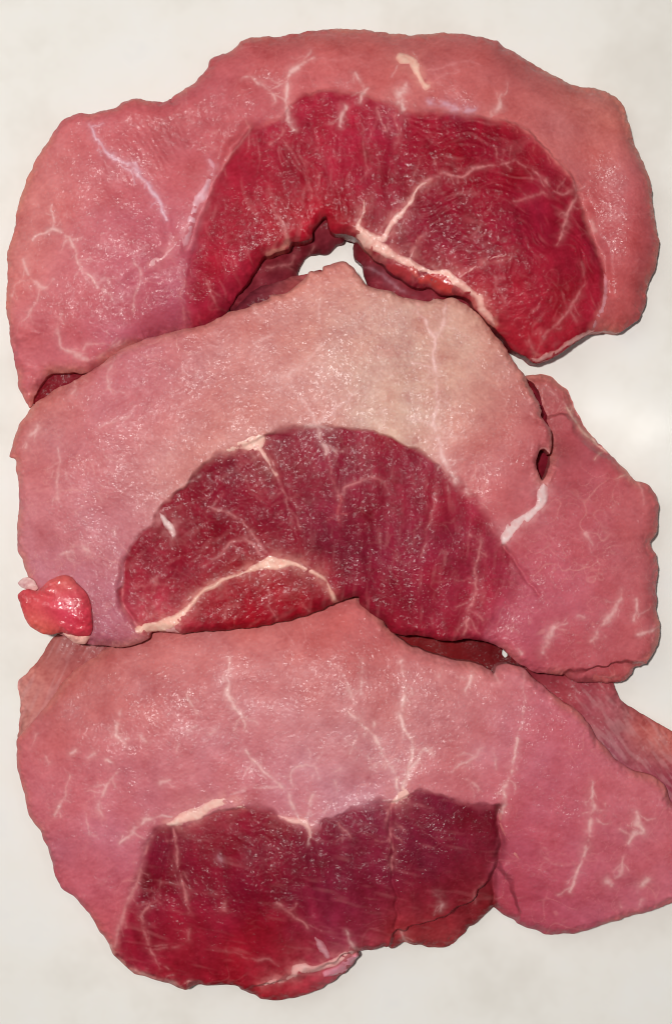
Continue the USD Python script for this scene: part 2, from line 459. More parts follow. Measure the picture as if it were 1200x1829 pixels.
# ------------------------------------------------------------------ the paper
n = 90
gx, gy = np.meshgrid(np.linspace(-0.45, 0.45, n * 2), np.linspace(-0.5, 0.5, n * 2))
px, py = gx.ravel() / S, gy.ravel() / S
pz = 0.00016 * nz(px, py, 420, seed=1) + 0.00006 * nz(px, py, 150, seed=2)
pz = pz - 0.0004
idx = np.arange(n * 2 * n * 2).reshape(n * 2, n * 2)
q = np.stack([idx[:-1, :-1].ravel(), idx[:-1, 1:].ravel(), idx[1:, 1:].ravel(), idx[1:, :-1].ravel()], 1)
pf = np.vstack([q[:, [0, 1, 2]], q[:, [0, 2, 3]]])
pv = np.stack([gx.ravel(), gy.ravel(), pz], 1)
pm = put(None, 'paper', pv, pf, normals(pv, pf), None, M_PAPER)
tag(pm.GetPrim(), kind='structure', label='glossy white butcher paper that the pork slices lie on')

# ================================================================== slice 1: the top one
O1 = [(12,478),(13,452),(23,415),(30,370),(47,320),(73,272),(100,232),(120,210),(142,204),(165,204),(200,192),(225,180),(250,174),(270,179),(295,179),(320,160),(345,145),(365,122),(380,100),(415,85),(430,70),(450,62),(500,59),(545,51),(600,45),(650,47),(690,54),(740,56),(790,52),(845,56),(890,67),(910,80),(950,102),(990,125),(1040,149),(1070,151),(1095,162),(1115,182),(1120,205),(1127,230),(1140,265),(1152,290),(1162,320),(1170,380),(1180,435),(1175,475),(1162,505),(1157,540),(1145,565),(1127,580),(1107,592),(1080,590),(1055,595),(1030,610),(1000,630),(970,647),(950,647),(935,637),(915,628),(898,605),(882,588),(862,570),(846,554),(832,538),(812,531),(787,529),(770,516),(752,517),(738,513),(722,506),(700,492),(685,478),(668,468),(652,452),(635,430),(615,424),(600,424),(591,419),(585,410),(581,395),(572,402),(560,415),(557,429),(540,436),(522,436),(515,447),(497,454),(480,460),(470,463),(455,487),(440,510),(425,525),(415,543),(392,568),(358,583),(322,594),(278,603),(240,616),(208,634),(178,652),(155,664),(140,667),(125,664),(100,665),(87,666),(75,677),(57,707),(47,726),(32,702),(26,670),(20,630),(15,597),(12,560),(11,520)]
D1 = poly([(350,592),(337,560),(332,520),(341,480),(350,440),(362,395),(378,350),(395,310),(425,264),(447,238),(478,226),(503,222),(520,200),(538,184),(565,179),(600,177),(640,180),(690,196),(725,208),(775,212),(825,215),(875,222),(910,228),(945,250),(975,280),(1000,305),(1017,325),(1026,348),(1040,380),(1055,425),(1065,450),(1075,480),(1080,515),(1077,545),(1065,567),(1050,592),(1010,660),(900,660),(840,590),(790,560),(640,470),(560,480),(470,490),(420,560)])
h1 = heights([(60,400,11),(100,300,12),(200,260,13),(130,500,13),(60,600,10),(40,690,6),(100,640,9),(200,600,12),(300,560,10.5),(380,560,10),(200,400,13.5),(300,320,11.5),(395,270,11.5),(430,220,13),(380,170,12.5),(330,440,12.5),(290,480,12.5),
  (420,360,15.5),(420,480,14.5),(500,420,15),(560,400,15.5),(500,300,16),(600,300,17),(620,400,16.5),(700,300,17),(700,420,16),(800,420,17),(780,500,14.5),(900,420,17.5),(960,330,16),(900,260,16.5),(980,480,16.5),(940,600,13.5),(1000,590,13),(1060,540,12),
  (520,120,14.5),(600,100,15),(700,120,15.5),(800,110,15),(900,140,14.5),(1000,220,14),(1060,300,13),(1100,300,13.5),(1062,410,10.5),(1110,420,13),(1095,500,11.5),(1120,560,9.5),(820,175,16),(600,60,13),(760,60,13),(1100,190,10),(950,120,12)])


def step_at(x, y, line, width, depth):
    """A crease: a groove along a line."""
    p = spline(np.array(line, float), 2.0, False)
    d, _ = cKDTree(p).query(np.stack([x + 1.8 * nz(x, y, 28, seed=3), y + 1.8 * nz(x, y, 28, seed=4)], 1))
    return -depth * np.exp(-(d / width) ** 2)


def polar(x, y, cx, cy, sx=1.0, sy=1.0):
    return np.hypot((x - cx) / sx, (y - cy) / sy), np.arctan2((y - cy) / sy, (x - cx) / sx)


def sharp(n):
    return 0.7 - np.abs(n)


def z1(x, y):
    z = h1(x, y) + 0.7 * side(D1, x, y, 5)[0]
    z = z + step_at(x, y, [(445,232),(420,262),(393,308),(372,355),(352,410),(338,450)], 9, 1.6)
    z = z + step_at(x, y, [(1030,350),(1045,385),(1060,430),(1072,470),(1082,520)], 10, 1.5)
    z = z + step_at(x, y, [(538,262),(548,310),(556,360),(552,400)], 6, 0.35) + step_at(x, y, [(612,250),(604,290),(612,345)], 8, 0.25) + step_at(x, y, [(712,240),(694,290),(690,340),(700,380)], 8, 0.25)
    z = z + step_at(x, y, [(300,400),(305,450),(270,480),(240,500)], 12, 0.6)
    return z


def r1(x, y):
    di, _ = side(D1, x, y, 8)
    mid = np.exp(-(((x - 600) / 115) ** 2)) * ss(170, 230, y) * di
    right = ss(690, 760, x) * di
    leftd = di * (1 - np.clip(mid + right, 0, 1))
    low = ss(330, 480, y)
    pale = (1 - di)
    r = pale * (0.012 * nz(x, y, 7.5, 65, 2.0, seed=0) * (1 - low) + 0.010 * nz(x, y, 7, -22, 1.9, seed=1) * low)
    r = r + pale * (0.025 * nz(x, y, 26, 75, 2.0, seed=2) + 0.20 * nz(x, y, 60, 20, 1.4, seed=3) + 0.015 * nz(x, y, 4.6, seed=4))
    wr = np.exp(-(((x - 290) / 90) ** 2 + ((y - 260) / 75) ** 2))
    r = r + wr * 0.08 * sharp(nz(x, y, 15, 60, 3.0, seed=5))
    edge = np.exp(-((x - 45) / 40) ** 2) * ss(520, 580, y)
    r = r + edge * 0.09 * nz(x, y, 9, 2, 3.0, seed=4)
    rr_, th = polar(x, y, 830, 560, 1.25, 1.0)
    arcs = 0.09 * sharp(nz(rr_ + 10 * nz(x, y, 70, seed=1), th * 260, 17, 90, 3.4, seed=2)) + 0.035 * nz(x, y, 9, -20, 2.0, seed=3)
    r = r + right * (arcs + 0.02 * nz(x, y, 5, seed=0) + 0.14 * nz(x, y, 60, 20, 2, seed=5))
    r = r + mid * (0.14 * nz(x + 9 * nz(x, y, 80, seed=1), y, 24, 82, 3.2, seed=4) + 0.04 * nz(x, y, 9, 95, 4.0, seed=5) + 0.018 * nz(x, y, 5, seed=2))
    r = r + leftd * (0.02 * nz(x, y, 11, -35, 1.7, seed=1) + 0.025 * nz(x, y, 5.5, seed=2) + 0.14 * nz(x, y, 40, 60, 2, seed=3))
    return r


P1 = [(80,350,198,112,108),(30,450,206,122,112),(200,280,192,92,98),(150,450,192,98,106),(60,600,196,100,106),(200,560,192,98,108),(280,520,176,78,98),(240,420,190,90,100),(300,250,190,90,95),(450,120,188,92,92),(600,60,182,90,84),(600,140,196,92,98),(350,200,184,86,90),(800,150,192,96,96),(700,110,190,100,96),(900,140,186,92,90),(1000,160,170,84,82),(1000,220,194,102,104),(1100,300,188,98,98),(1090,180,196,122,104),(1080,400,186,82,88),(1140,400,170,74,78),(1100,500,184,82,84),(1120,560,178,80,78),(300,590,160,62,80),(400,210,180,76,86),(100,660,196,98,104)]
K1 = [(800,260,146,24,40),(650,330,150,28,46),(640,230,176,52,66),(560,230,160,34,50),(450,400,152,30,44),(430,290,168,46,60),(400,500,160,34,50),(360,540,172,50,66),(900,430,138,24,46),(760,430,132,22,44),(1000,500,158,36,50),(560,420,180,34,42),(480,450,168,36,48),(930,610,170,42,46),(870,540,164,28,42),(900,560,178,50,56),(960,300,164,40,50),(1050,540,168,40,54),(850,340,142,22,40),(1000,420,150,32,48)]


def c1(x, y):
    di, d = side(D1, x, y, 6.5)
    lf = np.exp(-(((x - 340) / 60) ** 2 + ((y - 530) / 110) ** 2))            # softer change of colour low on the left
    di2 = ss(-1, 1, d / 26)
    di = di * (1 - lf) + di2 * lf
    pale = lin(blob(x, y, P1, 75)); dark = lin(blob(x, y, K1, 65))
    pale = mottled(x, y, pale, 0.065); dark = mottled(x, y, dark, 0.10)
    dark = dark * (1 + 0.05 * nz(x, y, 55, 70, 1.8, seed=0) + 0.05 * nz(x, y, 16, 78, 4.0, seed=5))[:, None]
    dark = np.clip(dark, 0.003, 0.6)
    dark, pale = dark * np.array([0.88, 0.6, 0.85]), pale * np.array([1.02, 1.05, 1.07])
    c = pale * (1 - di)[:, None] + dark * di[:, None]
    rp, th = polar(x, y, 830, 560, 1.25, 1.0)
    fl = np.clip(nz(rp + 10 * nz(x, y, 70, seed=1), th * 260, 9, 90, 5.0, seed=3) - 0.6, 0, 2) * ss(690, 760, x) + np.clip(nz(x + 9 * nz(x, y, 80, seed=1), y, 8, 82, 6.0, seed=2) - 0.6, 0, 2) * ss(760, 690, x)
    c = c + (lin(PINKF) - c) * np.clip(0.08 * fl * di, 0, 0.35)[:, None]
    band = np.exp(-((d + 2) / 6) ** 2) * ss(420, 470, x) * (0.35 + 0.3 * nz(x, y, 40, seed=0))
    c = c + (lin((206, 108, 108)) - c) * np.clip(band, 0, 0.6)[:, None]
    w = (webbing(x, y, 80, 0.055, 1) + 0.5 * webbing(x, y, 38, 0.07, 2)) * (0.30 * (1 - di) + 0.13 * di)
    return c + (lin(PINKF) - c) * np.clip(w, 0, 0.5)[:, None]


V1 = [([(160,230,4),(185,265,4),(205,285,6),(240,300,7),(255,318,9),(275,345,9),(290,370,8),(298,395,4)],.75,BLUEF),
 ([(60,430,3),(80,420,4),(100,412,9),(120,422,5),(135,450,4),(150,480,4),(175,510,5),(200,530,3)],.6,FATC),
 ([(100,412,6),(97,390,3),(93,370,2)],.45,FATC),
 ([(45,465,3),(60,500,4),(75,515,6),(90,515,3)],.5,FATC), ([(60,500,3),(35,505,3),(20,530,3)],.4,FATC), ([(75,515,3),(65,545,3),(40,580,2)],.4,FATC),
 ([(175,510,3),(195,500,4),(205,535,4)],.4,FATC), ([(240,475,3),(255,495,3),(245,530,3),(240,560,2)],.35,FATC),
 ([(115,560,3),(105,590,5),(110,620,4),(140,635,10),(160,640,7),(185,632,5),(215,612,4)],.45,FATC), ([(150,625,5),(170,612,4),(200,615,3)],.4,FATC),
 ([(560,112,3),(540,122,5),(525,135,7),(514,152,6),(510,172,7),(516,195,8),(515,222,10),(526,242,4)],.7,FATC), ([(515,224,7),(505,245,4),(485,265,3)],.55,PINKF),
 ([(555,95,3),(545,112,3),(530,132,4)],.4,FATC), ([(560,112,3),(600,120,4),(650,110,3)],.4,PINKF),
 ([(435,145,3),(455,147,4),(472,160,4),(485,175,5),(490,192,3)],.55,FATC), ([(440,220,3),(448,236,6),(435,256,5),(410,285,5),(395,308,4)],.55,PINKF),
 ([(485,375,3),(500,395,5),(510,420,6),(516,435,6),(505,447,7),(475,457,5)],.6,PINKF), ([(540,290,2),(550,330,3),(556,365,2)],.4,PINKF), ([(505,250,3),(525,280,3),(540,310,2)],.3,PINKF),
 ([(765,138,3),(800,125,4),(845,112,3)],.55,PINKF), ([(800,125,2),(820,135,3),(780,150,3)],.4,PINKF),
 ([(722,160,8),(712,185,22),(722,208,12)],.75,FATC), ([(655,170,8),(642,192,9)],.7,FATC), ([(630,138,3),(638,155,5),(650,172,5)],.5,FATC), ([(617,200,7),(610,215,8),(607,238,3)],.6,FATC), ([(672,208,7),(682,225,4),(685,245,2)],.55,PINKF), ([(705,215,3),(712,250,2)],.4,PINKF),
 ([(640,215,2),(650,280,3),(655,310,3),(645,330,2)],.35,PINKF), ([(545,60,2),(600,62,3),(640,70,2)],.3,PINKF),
 ([(765,192,12),(800,202,18),(845,208,8)],.42,(214,178,196)), ([(877,212,13),(888,196,7),(893,180,3)],.55,FATC),
 ([(735,368,5),(748,343,6),(780,325,6),(815,325,5),(850,310,5),(880,305,4),(915,300,4),(950,318,3),(985,345,3)],.65,PINKF), ([(910,375,3),(937,360,7),(965,352,3)],.35,PINKF), ([(937,360,3),(920,345,2)],.3,PINKF), ([(850,410,3),(835,435,4),(860,425,3)],.3,PINKF), ([(752,290,3),(735,325,2)],.3,PINKF),
 ([(1018,328,4),(1023,350,5),(1012,388,6),(1000,420,5),(990,442,3)],.85,PINKF), ([(985,345,3),(1005,352,4),(1020,342,4)],.5,PINKF),
 ([(880,222,4),(910,228,6),(945,250,9),(975,280,10),(1000,305,10),(1017,327,7)],.8,(208,112,110)),
 ([(1040,510,3),(1015,550,5),(985,590,4)],.5,PINKF), ([(1030,470,3),(1040,490,3),(1040,510,3)],.3,PINKF), ([(1000,588,3),(970,600,4),(955,640,3)],.35,PINKF), ([(942,615,4),(950,630,8),(965,640,4)],.4,PINKF),
 ([(1055,398,5),(1060,412,7)],.4,FATC), ([(880,500,5),(895,545,4)],.3,PINKF), ([(707,130,3),(695,150,3)],.3,FATC), ([(740,100,2),(748,130,3)],.4,FATC), ([(520,470,3),(490,520,3)],.3,FATC),
 ([(372,500,3),(376,520,3),(386,545,3)],.4,PINKF), ([(330,500,3),(325,525,4),(330,570,4)],.4,PINKF)]
lower1 = Slab([(400,600),(408,556),(440,556),(500,512),(530,497),(536,466),(550,456),(585,448),(600,436),(614,426),(618,395),(640,420),(628,440),(634,458),(646,480),(655,500),(672,535),(740,560),(850,600),(900,560),(900,380),(700,330),(500,340),(380,450),(360,560)],
  lambda x, y: 7.0 + 1.2 * nz(x, y, 60, seed=2) + 0.0 * x, lambda x, y: mottled(x, y, np.tile(lin((122, 36, 46)), (len(x), 1)) * (1 + 0.0 * x)[:, None], 0.15),  # maroon meat, made darker to carry the shade under the arch
  lambda x, y: 0.08 * nz(x, y, 18, 60, 2, seed=1), T=20, drop=4.5, rr=16, jag=2.2, z0=5.0, step=2.6,
  veins=[([(478,480,3),(500,478,4),(520,470,5),(528,455,4)],.4,PINKF), ([(550,455,2),(556,445,3)],.4,PINKF), ([(655,478,4),(690,500,5),(720,520,3)],.3,BLUEF)])
F1 = [
    L('tendon', [(388,296,5),(378,318,13),(362,352,16),(347,392,17),(336,432,15),(332,442,6)], .35, (222,176,188), M_FAT, seed=1, label='pale bluish tendon strip beside the dark muscle'),
    L('fat_seam', [(266,478,6),(282,472,16),(300,456,12),(318,432,8)], .2, (226,178,182), M_FAT, seed=2, edge=8),
    L('tendon', [(374,288,5),(380,300,11),(384,310,7)], .25, (220,170,184), M_FAT, seed=3),
    L('fat_seam', [(712,110,14),(722,116,20),(735,118,16),(742,134,15),(748,152,14),(758,165,12),(765,160,4)], .55, (238,196,178), M_FAT, seed=4, label='cream fat blob on the pink muscle'),
    L('fat_seam', [(775,328,4),(746,344,7),(733,366,7),(712,392,14),(697,412,17),(682,432,16),(668,430,12)], .3, (236,188,178), M_FAT, seed=5),
    L('fat_seam', [(650,366,5),(646,395,10),(643,412,15),(652,432,26),(672,446,22),(700,462,18),(728,474,20),(760,490,17),(795,498,18),(812,508,16),(832,520,13),(850,538,14),(858,556,16),(872,572,14),(882,582,8)], .45, (238,190,178), M_FAT, seed=2, label='thick fat seam along the lower edge of the dark muscle'),
    L('fat_seam', [(745,432,4),(738,448,7),(730,466,8)], .25, (232,180,174), M_FAT, seed=0),
    L('fat_seam', [(907,455,4),(893,467,6),(870,470,7),(847,478,6),(830,492,7),(812,506,8)], .2, (228,164,160), M_FAT, seed=3),
    L('membrane', [(1073,476,4),(1079,515,9),(1077,545,13),(1064,568,16),(1056,584,14)], .25, (214,150,160), M_FAT, seed=4),
    L('membrane', [(1058,590,10),(1022,610,11),(985,632,12),(962,643,10),(948,640,5)], .25, (230,176,172), M_FAT, seed=5),
]
s1 = Slab(O1, z1, c1, r1, T=13, z0=8.5, seed=1, edge=(214, 138, 120), jag=1.4, veins=V1, halos=F1,
  rims=[(12,480,3,26),(60,290,3.5,30),(140,204,3.5,24),(250,174,6,34),(330,150,6.5,44),(420,78,7,55),(520,57,8,70),(640,48,8,80),(760,56,8.5,90),(900,75,8.5,90),(1000,130,8.5,85),(1080,155,5,40),(1120,200,4,30),(1150,290,7,50),(1178,430,8,70),(1160,520,7,50),(1110,590,4,26),(1020,615,3.5,20),(950,645,4,24),(900,608,5,30),(850,556,4,18),(760,515,4,20),(690,480,4,18),(630,428,4,16),(580,400,4,14),(540,436,4.5,22),(480,460,3.5,16),(430,520,6,34),(380,575,6.5,50),(300,600,6.5,55),(220,628,4,24),(150,664,4.5,20),(90,666,5,26),(50,722,3,20),(25,660,3,24)])
cave1 = Slab([(58,716),(66,694),(82,668),(100,654),(150,652),(190,640),(190,660),(140,690),(90,715),(66,724)], lambda x, y: 1.5 + 0 * x, lambda x, y: mottled(x, y, np.tile(lin((128, 30, 42)), (len(x), 1)), 0.1), lambda x, y: 0.05 * nz(x, y, 24, seed=1), T=20, drop=1, rr=10, z0=4.0, step=2.2)  # dark red filler added so the gap under the lip looks shaded
T1 = thing('pork_slice', 'topmost raw pork slice, arched over a small gap, with a wide glistening dark red centre', 'pork slice', (0.0, 0.09, 0), 'raw pork slices')
mats = {'pale_muscle': M_PALE, 'dark_muscle': M_DARK, 'lower_fold': M_FOLD, 'red_muscle': M_DARK}
s1.build(T1, {'dark_muscle': D1}, 'pale_muscle', mats)
lower1.build(T1, {}, 'lower_fold', mats)
cave1.build(T1, {}, 'lower_fold', mats)
for a, kw in F1:
    s1.strip(T1, *a, **kw)
for k, (ln, c) in enumerate([([(690,480,12),(703,484,24),(716,490,24),(726,500,16)], (172,58,64)), ([(728,490,8),(738,487,18),(742,497,16)], (196,86,80)), ([(750,508,14),(768,502,22),(785,508,26),(800,518,22),(808,526,12)], (184,62,60))]):
    s1.strip(T1, 'meat_shred', ln, .6, c, M_WET, seed=k, label='loose red shred below the fat seam')

# ================================================================== slice 3: the bottom one
O3 = [(30,1318),(27,1340),(30,1375),(40,1410),(55,1455),(75,1490),(92,1530),(100,1565),(110,1585),(132,1600),(150,1620),(165,1640),(175,1660),(195,1690),(210,1715),(230,1735),(260,1747),(300,1757),(330,1770),(350,1761),(390,1759),(425,1761),(435,1772),(465,1787),(500,1794),(540,1785),(575,1770),(600,1755),(625,1732),(641,1708),(638,1699),(665,1695),(685,1692),(700,1700),(720,1690),(735,1695),(770,1702),(800,1702),(825,1685),(860,1650),(885,1632),(910,1647),(940,1660),(980,1671),(1030,1670),(1075,1655),(1125,1640),(1175,1627),(1200,1616),(1260,1590),(1285,1560),(1275,1500),(1235,1460),(1200,1435),(1190,1410),(1170,1388),(1135,1377),(1105,1360),(1070,1325),(1035,1275),(980,1235),(950,1210),(935,1195),(918,1186),(897,1186),(886,1192),(881,1203),(875,1197),(850,1187),(815,1180),(765,1165),(728,1150),(700,1128),(672,1100),(648,1072),(600,1050),(540,1065),(450,1085),(330,1100),(250,1115),(210,1140),(175,1168),(140,1190),(110,1220),(85,1255),(58,1290)]
D3 = poly([(196,1700),(210,1690),(216,1660),(229,1615),(246,1578),(260,1520),(272,1490),(288,1470),(312,1470),(335,1468),(360,1458),(395,1442),(430,1438),(450,1434),(480,1442),(510,1460),(545,1474),(557,1480),(575,1462),(600,1452),(635,1436),(675,1428),(700,1428),(720,1416),(745,1406),(775,1410),(800,1422),(825,1430),(880,1434),(890,1442),(886,1470),(895,1500),(893,1530),(880,1542),(884,1600),(885,1650),(800,1740),(600,1800),(480,1830),(300,1800),(200,1760)])
h3 = heights([(40,1380,9),(100,1450,11.5),(150,1560,11),(220,1650,11),(250,1720,9.5),(150,1350,12),(110,1260,9),(250,1200,9.5),(300,1250,12.5),(400,1150,10.5),(400,1110,7),(500,1150,11.5),(520,1110,8),(620,1100,8.5),(600,1160,12.5),(500,1250,13),(700,1180,12),(800,1230,12.5),(700,1300,13.5),(850,1220,11.5),(905,1210,11),(1000,1290,12),(1100,1400,11.5),(1000,1450,13),(1150,1500,11.5),(1200,1560,10),(950,1600,10.5),(1050,1630,10),(905,1520,11),(860,1440,13),(600,1420,13.5),(400,1450,13),(420,1560,14.5),(300,1560,12.5),(330,1680,13),(450,1700,13),(550,1740,11),(600,1600,15),(600,1690,13),(750,1500,15),(820,1500,15),(860,1580,12),(760,1610,13.5),(790,1670,9),(870,1610,9)])


def z3(x, y):
    z = h3(x, y) - 0.5 * side(D3, x, y, 4)[0]
    z = z + step_at(x, y, [(893,1440),(886,1470),(896,1505),(892,1532),(882,1560),(884,1625)], 7, 1.5)
    z = z + step_at(x, y, [(695,1430),(697,1500),(698,1550),(706,1600),(706,1650)], 4, 0.7) + step_at(x, y, [(310,1478),(322,1550),(336,1600)], 6, 0.8) + step_at(x, y, [(553,1490),(560,1560),(558,1620)], 9, 0.5)
    lip, d = side(poly([(706,1660),(735,1654),(768,1644),(800,1631),(838,1610),(868,1574),(892,1540),(925,1650),(800,1740),(690,1720)]), x, y, 3)
    z = z - 3.0 * lip
    lip2, d = side(poly([(425,1772),(465,1757),(495,1748),(530,1742),(560,1730),(600,1712),(625,1698),(660,1760),(560,1820),(440,1820)]), x, y, 4)
    return z - 1.6 * lip2


def r3(x, y):
    di, _ = side(D3, x, y, 8)
    right = ss(880, 960, x) * (1 - di)
    pale = (1 - di) * (1 - right)
    r = pale * (0.015 * nz(x, y, 4.4, seed=0) + 0.012 * nz(x, y, 8, -30, 1.6, seed=1) + 0.045 * nz(x, y, 36, -20, 1.5, seed=2) + 0.24 * nz(x, y, 90, seed=3))
    r = r + right * (0.015 * nz(x, y, 8, 14, 2.6, seed=4) + 0.014 * nz(x, y, 4.8, seed=5) + 0.15 * nz(x, y, 45, 20, 2.0, seed=0) + 0.07 * sharp(nz(x, y, 22, 15, 4.0, seed=1)) * ss(1430, 1500, y))
    lo = ss(1480, 1560, y) * (1 - ss(260, 420, x))
    r = r + (1 - di) * lo * 0.04 * nz(x, y, 10, -25, 2.2, seed=3)
    r = r + di * (0.024 * nz(x, y, 11, 5, 2.2, seed=2) + 0.018 * nz(x, y, 5.5, seed=3) + 0.16 * nz(x, y, 42, 80, 2.0, seed=4) + 0.07 * sharp(nz(x, y, 30, 30, 2.0, seed=5)))
    r = r + di * np.exp(-(((x - 285) / 22) ** 2 + ((y - 1530) / 70) ** 2)) * 0.12 * nz(x, y, 8, 100, 6, seed=0)
    return r


P3 = [(150,1400,192,92,102),(40,1360,196,96,100),(300,1300,196,110,114),(150,1300,190,98,98),(450,1250,196,116,118),(600,1300,198,126,126),(700,1250,198,124,122),(800,1280,200,130,128),(500,1130,198,104,98),(620,1110,186,84,82),(300,1180,192,104,100),(700,1160,186,88,88),(800,1180,196,110,108),(100,1500,192,100,108),(180,1560,186,94,110),(260,1440,190,104,112),(200,1625,186,74,86),(190,1680,196,84,82),(450,1400,194,104,112),(600,1410,194,120,130),(800,1400,190,92,98),(860,1300,192,104,110),(960,1300,190,90,102),(1000,1400,188,84,98),(1100,1550,190,92,104),(1150,1450,188,90,100),(950,1600,182,76,92),(1100,1400,192,100,104),(1000,1500,186,84,98),(900,1580,168,60,76),(760,1680,176,78,70),(560,1760,190,70,72),(120,1230,180,96,88)]
K3 = [(420,1560,116,18,38),(350,1700,142,30,44),(280,1650,146,34,54),(240,1700,150,38,56),(290,1530,120,26,46),(600,1540,120,32,50),(600,1650,118,30,52),(800,1500,110,28,48),(750,1450,122,36,54),(500,1450,132,32,50),(500,1700,140,26,42),(860,1500,112,26,40),(870,1570,134,40,46),(780,1600,112,26,46),(800,1670,172,74,66),(740,1685,168,70,64),(870,1610,164,60,58),(540,1775,192,62,64),(450,1755,160,30,42),(600,1730,200,110,118),(400,1480,140,34,50),(640,1470,132,40,62),(310,1745,160,40,50)]


def c3(x, y):
    di, d = side(D3, x, y, 7.5)
    pale = mottled(x, y, lin(blob(x, y, P3, 75)), 0.065); dark = mottled(x, y, lin(blob(x, y, K3, 52)), 0.10)
    dark = dark * (1 + 0.05 * nz(x, y, 55, 70, 1.8, seed=0) + 0.05 * nz(x, y, 16, 78, 4.0, seed=5))[:, None]
    dark = np.clip(dark, 0.003, 0.6)
    dark, pale = dark * np.array([0.92, 0.6, 0.78]), pale * np.array([1.01, 1.08, 1.13])
    c = pale * (1 - di)[:, None] + dark * di[:, None]
    fl = np.clip(nz(x, y, 9, 12, 5.0, seed=2) - 0.7, 0, 2) * di
    c = c + (lin(PINKF) - c) * np.clip(0.06 * fl, 0, 0.25)[:, None]
    w = (webbing(x, y, 85, 0.055, 2) + 0.5 * webbing(x, y, 40, 0.07, 3)) * (0.40 * (1 - di) + 0.12 * di)
    return c + (lin(PINKF) - c) * np.clip(w, 0, 0.5)[:, None]


